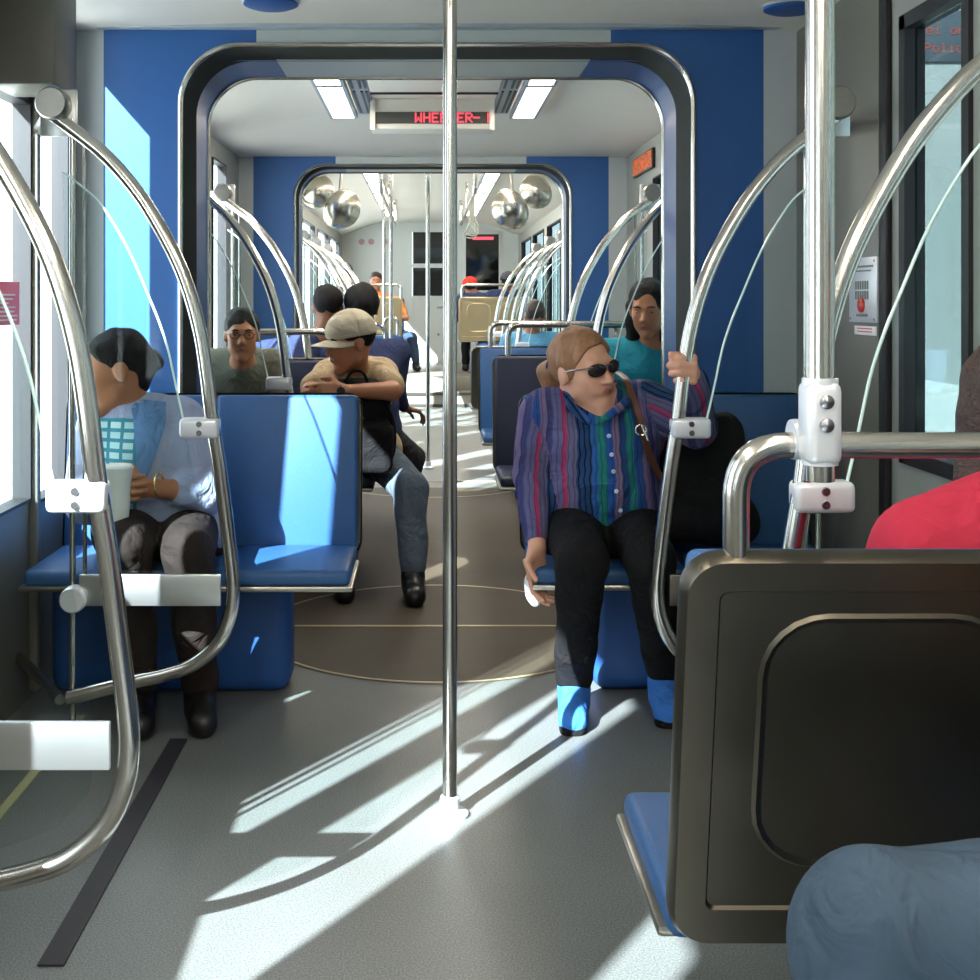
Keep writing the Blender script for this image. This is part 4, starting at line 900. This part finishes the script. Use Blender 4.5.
def stripe_attr(o, J):
    me = o.data; n = len(me.vertices); co = np.empty(n * 3); me.vertices.foreach_get('co', co); co = co.reshape(-1, 3) + np.array(origin(o))
    c = np.array((J['shL'] + J['shR']) / 2); lat = np.array((J['shL'] - J['shR']).normalized()); lat[2] = 0; lat /= np.linalg.norm(lat)
    def dist(a, b):
        a = np.array(a); b = np.array(b); d = b - a; t = np.clip(((co - a) @ d) / (d @ d), 0, 1); return np.linalg.norm(co - a - t[:, None] * d, axis=1), a, d / np.linalg.norm(d)
    ft = np.array(J['front']); up = co[:, 2] - c[2]
    u = (co - c) @ lat + .128
    u = u * (1 - .10 * np.clip(-up, 0, .4) / .4)
    wav = .0022 * np.sin(co[:, 2] * 31 + co[:, 0] * 26) + .0016 * np.sin(co[:, 2] * 83 - co[:, 0] * 41 + 2 * np.sin(co[:, 2] * 17))
    best = np.full(n, 9.0)
    dt, _, _ = dist(J['pel'], J['chest'] + V3(0, 0, .05)); dt -= .07
    for k, off in (('R', .035), ('L', .04)):
        for a, b in ((J['sh' + k], J['el' + k]), (J['el' + k], J['wr' + k])):
            d, A, D = dist(a, b); sv = np.cross(D, ft); sv /= np.linalg.norm(sv); sv = sv if sv @ lat > 0 else -sv
            m_ = (d < dt) & (d < best) & (d < .075); best[m_] = d[m_]
            u[m_] = ((co - A) @ sv)[m_] * 1.0 + off
    u = u + wav
    a = me.attributes.new('stripe', 'FLOAT', 'POINT'); a.data.foreach_set('value', u.astype(np.float32))
hipz = .535
Jl = seated((.49, 3.80, hipz), PI, 1.05)
Jl.update(pel=P(598, 520, 3.80), waist=P(602, 485, 3.78), chest=P(600, 436, 3.76), neck=P(596, 402, 3.80), head=P(583, 369, 3.70),
          shR=P(538, 414, 3.76), shL=P(645, 404, 3.74), elR=P(531, 478, 3.76), wrR=P(537, 546, 3.60), elL=P(700, 430, 3.62), wrL=P(694, 386, 3.375),
          hiR=P(570, 523, 3.80), hiL=P(632, 521, 3.80), knR=P(582, 562, 3.42), knL=P(650, 562, 3.44), anR=P(574, 690, 3.60), anL=P(664, 684, 3.66), toR=P(573, 712, 3.47), toL=P(668, 706, 3.53))
Jl['anR'].z = .09; Jl['anL'].z = .09; Jl['f'] = V3(.60, -.80, -.02); Jl['tilt'] = math.radians(9); Jl['front'] = V3(.08, -1, 0)
Jl['hand'] = {'L': dict(d=(-.12, -1, .12), n=(-1, .05, 0), th=(0, 0, 1), curl=(62, 70, 45), thumb=(.8, .25, .5), spread=0, fr=.0102), 'R': dict(d=(-.03, -.2, -1), n=(.6, -.6, 0), th=(.6, -.8, 0), curl=(18, 30, 25))}
hx = P(678, 366, 3.288)
Jl['wrL'] = V3(hx.x + .052, 3.375, hx.z - .02)
lady = person('seated woman in striped multicolour shirt and sunglasses holding the steel hoop', Jl, 'skin_light', 'stripes', 'black_cloth', 'sky', res=.0055, hair=(hair_tail, 'hair_auburn'), shirtfn=stripe_attr, girth=1.12, wr=(.0085, 26), eyes=False)
Q = Jl['Q']; s = 1.05
gl = MB()
M['lens'] = pbr('dark_lens', rgb(30, 20, 20), .08, 0, spec=.8)
fr_ = MB()
for g in (-1, 1):
    fr_.tube([Q(g * .036, .094, .021), Q(g * .052, .090, .020), Q(g * .068, .074, .018), Q(g * .074, .03, .012), Q(g * .080, -.005, .004)], .0022, 6)
fr_.tube([Q(-.016, .103, .018), Q(0, .106, .020), Q(.016, .103, .018)], .002, 6)
sg = fr_.build('sunglasses_frame', 'bolt', lady)
for g in (-1, 1):
    S = SDF(.003); c = Q(g * .034, .093, .008); r_, f_, u_ = frame(Jl['f'], Jl['tilt']); q_ = Matrix.Rotation(-g * .28, 3, u_); r2 = q_ @ r_; f2_ = q_ @ f_
    S.ell(c, (.033, .0065, .021), [[r2[i], f2_[i], u_[i]] for i in range(3)], k=.002); S.build('lens', 'lens', sg)
for k_ in 'RL':
    a_, b_ = Jl['an' + k_], Jl['to' + k_]; d_ = V3(b_.x - a_.x, b_.y - a_.y, 0).normalized(); S = SDF(.006)
    for q0 in (-.008, .008): S.cap(V3(a_.x + q0, a_.y, .012) - d_ * .04, V3(b_.x + q0, b_.y, .012) + d_ * .004, .030, .032, k=.01)
    S.box(V3((a_.x + b_.x) / 2, (a_.y + b_.y) / 2, .06), (.2, .2, .034), rad=.002, k=.003, sub=True); S.build('shoe_sole', 'black_cloth', lady)
# hair band, collar, buttons, cuffs
MB().tube([Q(0.034 * math.cos(a), -.116 + .012 * math.sin(a), .008 + .033 * math.sin(a)) for a in [2 * PI * k / 12 for k in range(13)]], .006, 8).build('hair_band', 'navy', lady)
bt = [P(606, 418, 3.62), P(609, 436, 3.61), P(612, 455, 3.60), P(614, 472, 3.60), P(617, 492, 3.60), P(622, 512, 3.60)]
M['button_w'] = pbr('pale_button', rgb(190, 210, 235), .3)
import mathutils
def snap(o, p, d=(0, 1, 0), out=.002):
    """put a point on the surface of o along d"""
    bv = mathutils.bvhtree.BVHTree.FromPolygons([v.co for v in o.data.vertices], [p_.vertices[:] for p_ in o.data.polygons]); og = origin(o)
    h = bv.ray_cast(Vector(p) - og - Vector(d) * .6, Vector(d))
    return (h[0] + og - Vector(d) * out) if h[0] is not None else Vector(p)
shirt_l = [c for c in lady.children if c.name.startswith('shirt')][0]
for p in bt[:]:
    q = snap(shirt_l, p); MB().lathe([(.001, -.0025), (.0055, -.002), (.0065, 0), (.0065, .003)], q, (0, 1, 0), 14).build('button', 'button_w', lady)
S = SDF(.005)
n0 = Jl['neck']
for g, pts in ((-1, [P(566, 392, 3.72), P(571, 407, 3.62), P(588, 421, 3.575)]), (1, [P(630, 392, 3.70), P(626, 403, 3.60), P(606, 418, 3.565)])):
    for a, b_ in zip(pts, pts[1:]): S.cap(a, b_, .014, .013, k=.012)
S.cap(P(566, 392, 3.72), P(572, 388, 3.84), .013, k=.01).cap(P(630, 392, 3.70), P(624, 388, 3.84), .013, k=.01).cap(P(572, 388, 3.84), P(624, 388, 3.84), .014, k=.01)
co = S.build('collar', 'stripes', lady); at_ = co.data.attributes.new('stripe', 'FLOAT', 'POINT'); vals = [(v.co.x * 1.2 + v.co.z * .8) for v in co.data.vertices]; at_.data.foreach_set('value', [v * .5 + .02 for v in vals])
# shoulder bag
bag = thing('shoulder_bag', 'large black shoulder bag beside the woman in striped shirt', 'bag', P(705, 520, 3.75))
S = SDF(.009); S.box(P(700, 462, 3.80), (.135, .07, .155), rad=.05, k=.03); S.cap(P(672, 520, 3.72), P(735, 520, 3.78), .075, k=.05); S.cap(P(668, 440, 3.74), P(690, 420, 3.8), .035, k=.04); S.noise = (.007, 28, 6); S.build('bag_body', 'black_cloth', bag)
sp = smooth_path([P(617, 372, 3.83), P(626, 380, 3.66), P(634, 402, 3.60), P(641, 425, 3.585), P(646, 445, 3.60), P(655, 468, 3.64), P(668, 490, 3.66)], 6)
rows = [[p + V3(-.010, 0, .001), p + V3(-.007, -.006, .002), p + V3(.010, -.006, .002), p + V3(.013, 0, 0)] for p in sp]; mb = MB(); mb.grid(rows); mb.grid([[r[0] + V3(0, .006, 0), r[3] + V3(0, .006, 0)] for r in rows]); mb.build('strap', 'brown_leather', bag)
MB().tube([P(641, 430, 3.57) + V3(.016 * math.cos(a), 0, .016 * math.sin(a)) for a in [2 * PI * k / 14 for k in range(15)]], .003, 8).tube([P(641, 424, 3.565), P(648, 440, 3.57)], .004, 8).build('buckle_ring', 'tube', bag)
# tissue in the right hand
wR = Jl['wrR']
S = SDF(.005); S.ell(wR + V3(-.022, -.03, -.115), (.022, .022, .04), k=.01).ell(wR + V3(-.008, -.035, -.15), (.018, .018, .024), k=.01); S.noise = (.003, 120, 3)
M['tissue'] = pbr('white_tissue', rgb(240, 240, 240), .8); tag(S.build('tissue', 'tissue', None, wR + V3(-.02, -.03, -.12)), 'crumpled white tissue in the striped-shirt woman\'s lowered hand', 'tissue')

# ---------- woman on the left with the cup
m = bpy.data.materials.new('teal_white_checks'); m.use_nodes = True; nt = m.node_tree; N = nt.nodes; L = nt.links; b = N['Principled BSDF']; b.inputs['Roughness'].default_value = .8
tc = N.new('ShaderNodeTexCoord'); br = N.new('ShaderNodeTexBrick'); br.inputs['Scale'].default_value = 1; br.offset = 0; br.inputs['Brick Width'].default_value = .045; br.inputs['Row Height'].default_value = .03; br.inputs['Mortar Size'].default_value = .006; br.inputs[1].default_value = rgb(170, 205, 205); br.inputs[2].default_value = rgb(150, 195, 200); br.inputs[3].default_value = rgb(40, 120, 140)
mp = N.new('ShaderNodeMapping'); mp.inputs['Rotation'].default_value = (PI / 2, 0, 0); L.new(tc.outputs['Object'], mp.inputs[0]); L.new(mp.outputs[0], br.inputs[0]); L.new(br.outputs[0], b.inputs['Base Color']); M['checks'] = m
Jw = seated((-.86, 3.76, .535), PI, 1.03)
Jw.update(pel=P(163, 530, 3.78), waist=P(160, 490, 3.76), chest=P(155, 452, 3.75), neck=P(133, 410, 3.73), head=P(115, 371, 3.70), shR=P(100, 425, 3.74), shL=P(182, 420, 3.74), elL=P(203, 492, 3.68), wrL=P(146, 488, 3.52),
          elR=P(85, 500, 3.68), wrR=P(98, 492, 3.50), hiR=P(135, 530, 3.78), hiL=P(190, 530, 3.78), knR=P(125, 545, 3.42), knL=P(188, 550, 3.42), anR=P(140, 690, 3.55), anL=P(200, 690, 3.55), toR=P(140, 700, 3.42), toL=P(203, 705, 3.44))
Jw['anL'].z = Jw['anR'].z = .09; Jw['f'] = V3(-.93, -.36, -.18); Jw['front'] = V3(-.15, -1, 0); Jw['tilt'] = math.radians(4)
Jw['hand'] = {'L': dict(d=(-1, -.1, .1), n=(-.1, .9, -.2), th=(0, -.1, 1), curl=(22, 30, 25)), 'R': dict(d=(.5, -.4, .1), n=(.6, .6, 0), th=(0, 0, 1), curl=(25, 35, 25))}
Jw['neck'] = P(131, 408, 3.73)
wom = person('woman in pale blue jacket with dark bun looking left, holding white cup', Jw, 'skin_tan', 'paleblue', 'brown_cloth', 'black_leather', res=.0065, sleeve='roll', hair=(hair_bun, 'hair_black'), girth=1.2, wr=(.006, 26))
sw = [c for c in wom.children if c.name.startswith('shirt')][0]
# open lapels and the checked blouse between them
def drape(o, poly, mat, name, parent, n=14, out=.006, d=(0, 1, 0)):
    """cloth piece: a polygon given in photo pixels laid onto the surface of o"""
    bv = mathutils.bvhtree.BVHTree.FromPolygons([v.co for v in o.data.vertices], [p_.vertices[:] for p_ in o.data.polygons]); og = origin(o)
    L_, R_ = poly; rows = []
    for k in range(n + 1):
        t = k / n
        def at(pl):
            u = t * (len(pl) - 1); i = min(int(u), len(pl) - 2); a, b_ = Vector(pl[i]), Vector(pl[i + 1]); return a + (b_ - a) * (u - i)
        a, b_ = at(L_), at(R_); row = []
        for j in range(9):
            q = a + (b_ - a) * j / 8; c0 = Vector((CAMX, 0, CAMZ)); dr = (P(q[0], q[1], 3.6) - c0).normalized(); h = bv.ray_cast(c0 - og, dr)
            row.append((h[0] + og - dr * out) if h[0] is not None else (rows[-1][j] if rows else P(q[0], q[1], 3.62)))
        rows.append(row)
    mb = MB(); mb.grid(rows); mb.grid([[p + V3(0, .004, 0) for p in r] for r in rows]); return mb.build(name, mat, parent)
drape(sw, ([(98, 418), (97, 470), (100, 520)], [(146, 418), (139, 470), (136, 520)]), 'checks', 'blouse', wom, out=.004)
drape(sw, ([(130, 398), (133, 420), (136, 450), (136, 480)], [(166, 402), (165, 425), (157, 450), (144, 486)]), 'denimvest', 'lapel', wom, out=.010)
MB().tube([P(159, 484, 3.53) + V3(.006 * math.cos(a), .030 * math.cos(a), .034 * math.sin(a)) for a in [2 * PI * k / 20 for k in range(21)]], .004, 8).build('bracelet', 'gold', wom)
M['foam'] = pbr('white_foam', rgb(228, 230, 228), .6)
cp = P(117, 497, 3.43); t = thing('foam_cup', 'white foam cup held by woman in pale blue', 'cup', cp)
MB().lathe([(.001, -.095), (.030, -.095), (.031, -.092), (.043, .075), (.045, .078), (.045, .083), (.041, .083), (.040, .075), (.028, -.085), (.001, -.085)], cp, (0, 0, 1), 28).build('cup_body', 'foam', t)
MB().lathe([(.046, .080), (.047, .086), (.042, .092), (.001, .093)], cp, (0, 0, 1), 28).build('lid', 'foam', t)

# ---------- man in tan cap hugging a black backpack
Jc = seated((-.30, 5.62, .535), PI, 1.08)
Jc.update(pel=P(355, 452, 5.62), waist=P(354, 425, 5.58), chest=P(352, 393, 5.50), neck=P(354, 368, 5.40), head=P(350, 343, 5.28), shR=P(326, 374, 5.45), shL=P(383, 375, 5.45), elR=P(311, 392, 5.28), wrR=P(330, 393, 5.14), elL=P(392, 391, 5.22), wrL=P(345, 391, 5.08),
          hiR=P(335, 455, 5.60), hiL=P(376, 455, 5.60), knR=P(345, 478, 5.20), knL=P(410, 487, 5.18), anR=P(345, 570, 5.10), anL=P(413, 575, 5.06), toR=P(345, 590, 4.96), toL=P(415, 592, 4.90))
Jc['anL'].z = Jc['anR'].z = .095; Jc['f'] = V3(-.86, -.48, -.16); Jc['front'] = V3(0, -1, 0)
Jc['hand'] = {'L': dict(d=(-1, -.05, -.05), n=(0, 1, -.2), th=(0, 0, 1), curl=(15, 20, 15)), 'R': dict(d=(.5, -.3, -.5), n=(0, .8, -.2), th=(.3, 0, .8), curl=(15, 20, 15))}
man = person('man in tan cap and tan shirt leaning arms on a black backpack', Jc, 'skin_tan', 'tan', 'denim_grey', 'black_leather', res=.0085, sleeve='short', hair=(hair_short, 'hair_black'), wr=(.006, 26))
cap_hat(man, Jc['Q'], Jc['R'], 1.12, 'cap_tan')
MB().tube([P(341, 391, 5.09) + V3(0.0, .030 * math.cos(a), .032 * math.sin(a)) for a in [2 * PI * k / 16 for k in range(17)]], .006, 6).lathe([(.001, -.004), (.018, -.004), (.018, .004)], P(341, 391, 5.055), (0, 1, 0), 14).build('wristwatch', 'black', man)
bp_ = thing('backpack', 'black backpack standing on lap of man in tan cap', 'backpack', P(358, 450, 5.2))
S = SDF(.01); S.box(P(356, 425, 5.27), (.155, .085, .20), rad=.07, k=.03); S.box(P(370, 448, 5.17), (.10, .05, .11), rad=.04, k=.02); S.noise = (.006, 22, 4); S.build('pack_body', 'black_cloth', bp_)
MB().tube(smooth_path([P(345, 382, 5.22), P(352, 372, 5.20), P(362, 372, 5.20), P(368, 382, 5.22)], 5), .007, 8).build('handle', 'black_cloth', bp_)
MB().tube(smooth_path([P(377, 395, 5.2), P(392, 420, 5.22), P(393, 450, 5.24), P(385, 470, 5.25)], 5), .012, 8).build('shoulder_strap', 'black_cloth', bp_)

# ---------- man with glasses behind the left glass
Jg = seated((-.93, 5.62, .535), PI, 1.0, head=P(242, 335, 5.48), neck=P(243, 367, 5.56)); Jg['f'] = V3(.15, -1, -.05)
g = person('man with glasses in dark jacket seated by the left window behind the glass', Jg, 'skin_tan', 'olive', 'charcoal', 'black_leather', res=.009, hair=(hair_short, 'hair_black'))
Q = Jg['Q']; mb = MB()
for q in (-1, 1):
    mb.tube([Q(q * .032 + .021 * math.cos(a), .098, .006 + .016 * math.sin(a)) for a in [2 * PI * k / 14 for k in range(15)]], .002, 6); mb.tube([Q(q * .053, .096, .01), Q(q * .072, .06, .01), Q(q * .078, 0, .004)], .002, 6)
mb.tube([Q(-.011, .1, .008), Q(.011, .1, .008)], .002, 6).build('glasses', 'black', g)

# ---------- people beyond
Jb = seated((-.37, 6.38, .535), 0, 1.04, head=P(362, 309, 6.42), neck=P(360, 333, 6.40), knR=P(412, 458, 6.72), anR=P(408, 500, 6.9), toR=P(410, 500, 7.05), elR=P(396, 390, 6.5), wrR=P(404, 408, 6.62)); Jb['anR'].z = .09; Jb['toR'].z = .035
Jb['hand'] = {'R': dict(d=(.8, .3, -.2), n=(0, 0, -1), th=(-.3, 1, 0), curl=(35, 45, 30))}
person('dark haired person in navy shirt behind man in tan cap, charcoal knee in the aisle', Jb, 'skin_brown', 'navy', 'charcoal', 'brown_leather', res=.011, hair=(lambda t, J, Q, R, s, m_, r_: hair_short(t, J, Q, R, s, m_, r_, 1.12), 'hair_black'))
Jk = seated((-.83, 6.38, .535), 0, 1.0, head=P(328, 308, 6.40), neck=P(322, 335, 6.38)); person('dark haired person seen from behind, half hidden left of the tan cap', Jk, 'skin_brown', 'navy', 'black_cloth', 'black_leather', res=.012, hair=(hair_short, 'hair_black'))
Jt = seated((.95, 5.56, .56), PI, 1.05, head=P(648, 309, 5.45), neck=P(652, 342, 5.54)); Jt['f'] = V3(-.35, -.9, -.22)
person('young woman in teal shirt by right window behind striped-shirt woman', Jt, 'skin_tan', 'teal', 'denim_dark', 'black_leather', res=.009, sleeve='short', hair=(hair_long, 'hair_black'))
Jm = seated((.78, 9.50, .50), 0, 1.02, head=P(535, 316, 9.45)); person('man in light blue shirt with short dark hair seen from behind', Jm, 'skin_tan', 'lightblue', 'denim_dark', 'black_leather', res=.011, sleeve='short', hair=(hair_short, 'hair_brown'))
Jo = seated((-.72, 15.85, .87), PI, 1.0, floor=.34, knL=P(412, 338, 15.4), anL=P(416, 366, 15.4), toL=P(418, 368, 15.25), elL=P(406, 318, 15.6), shL=P(398, 302, 15.8)); Jo['anL'].z = .43; Jo['toL'].z = .375
person('person in orange shirt and dark jeans at the far left end', Jo, 'skin_tan', 'orange_cloth', 'denim_dark', 'black_leather', res=.014, sleeve='short', hair=(hair_short, 'hair_brown'))
Jr = seated((.56, 14.92, .87), 0, .96, floor=.34, head=P(470, 288, 14.95)); r_ = person('person in red cap seated at the far right end', Jr, 'skin_brown', 'navy', 'black_cloth', 'black_leather', res=.014, hair=(hair_short, 'hair_black')); cap_hat(r_, Jr['Q'], Jr['R'], 1.15, 'red_cloth', True, .01)
Jn = seated((.92, 14.92, .87), .15, 1.04, floor=.34, head=P(508, 283, 14.9)); r_ = person('person in navy jacket and dark cap beside right far window', Jn, 'skin_brown', 'navy', 'black_cloth', 'black_leather', res=.014, hair=(hair_short, 'hair_black')); cap_hat(r_, Jn['Q'], Jn['R'], 1.15, 'dark_cap', True, .01)
Jf = seated((-.95, 14.92, .87), 0, 1.0, floor=.34, head=P(345, 274, 14.9)); r_ = person('person in dark cap beside the far left window', Jf, 'skin_brown', 'olive', 'black_cloth', 'black_leather', res=.014, hair=(hair_short, 'hair_black')); cap_hat(r_, Jf['Q'], Jf['R'], 1.15, 'dark_cap', True, .01)
# ---------- near right: pink shirt, jeans
Jp = seated((.86, 1.80, .535), 0, 1.0); Jp['head'] = V3(.868, 1.84, 1.07); Jp['neck'] = V3(.87, 1.78, .98); Jp['shL'] = V3(.675, 1.74, .885); Jp['shR'] = V3(1.01, 1.74, .93)
person('person in pink shirt with long dark hair on near right bench', Jp, 'skin_tan', 'pink', 'denim_dark', 'black_leather', res=.009, sleeve='short', hair=(hair_long, 'hair_brown'))
Jj = seated((1.0, 1.12, .56), PI / 2, 1.12)
Jj.update(hiR=V3(.98, 1.23, .57), knR=V3(.428, 1.24, .602), anR=V3(.50, 1.22, .09), toR=V3(.38, 1.22, .035), hiL=V3(.98, 1.02, .56), knL=V3(.54, .98, .54), anL=V3(.56, .95, .09), toL=V3(.42, .93, .035), wrL=V3(.80, .98, .66), wrR=V3(.86, 1.20, .70), elR=V3(1.02, 1.30, .74), elL=V3(1.0, .88, .74))
person('person in faded jeans, knee cut by bottom right photo corner', Jj, 'skin_tan', 'charcoal', 'denim', 'black_leather', res=.009, hair=(hair_short, 'hair_brown'), pnoise=(.011, 22))
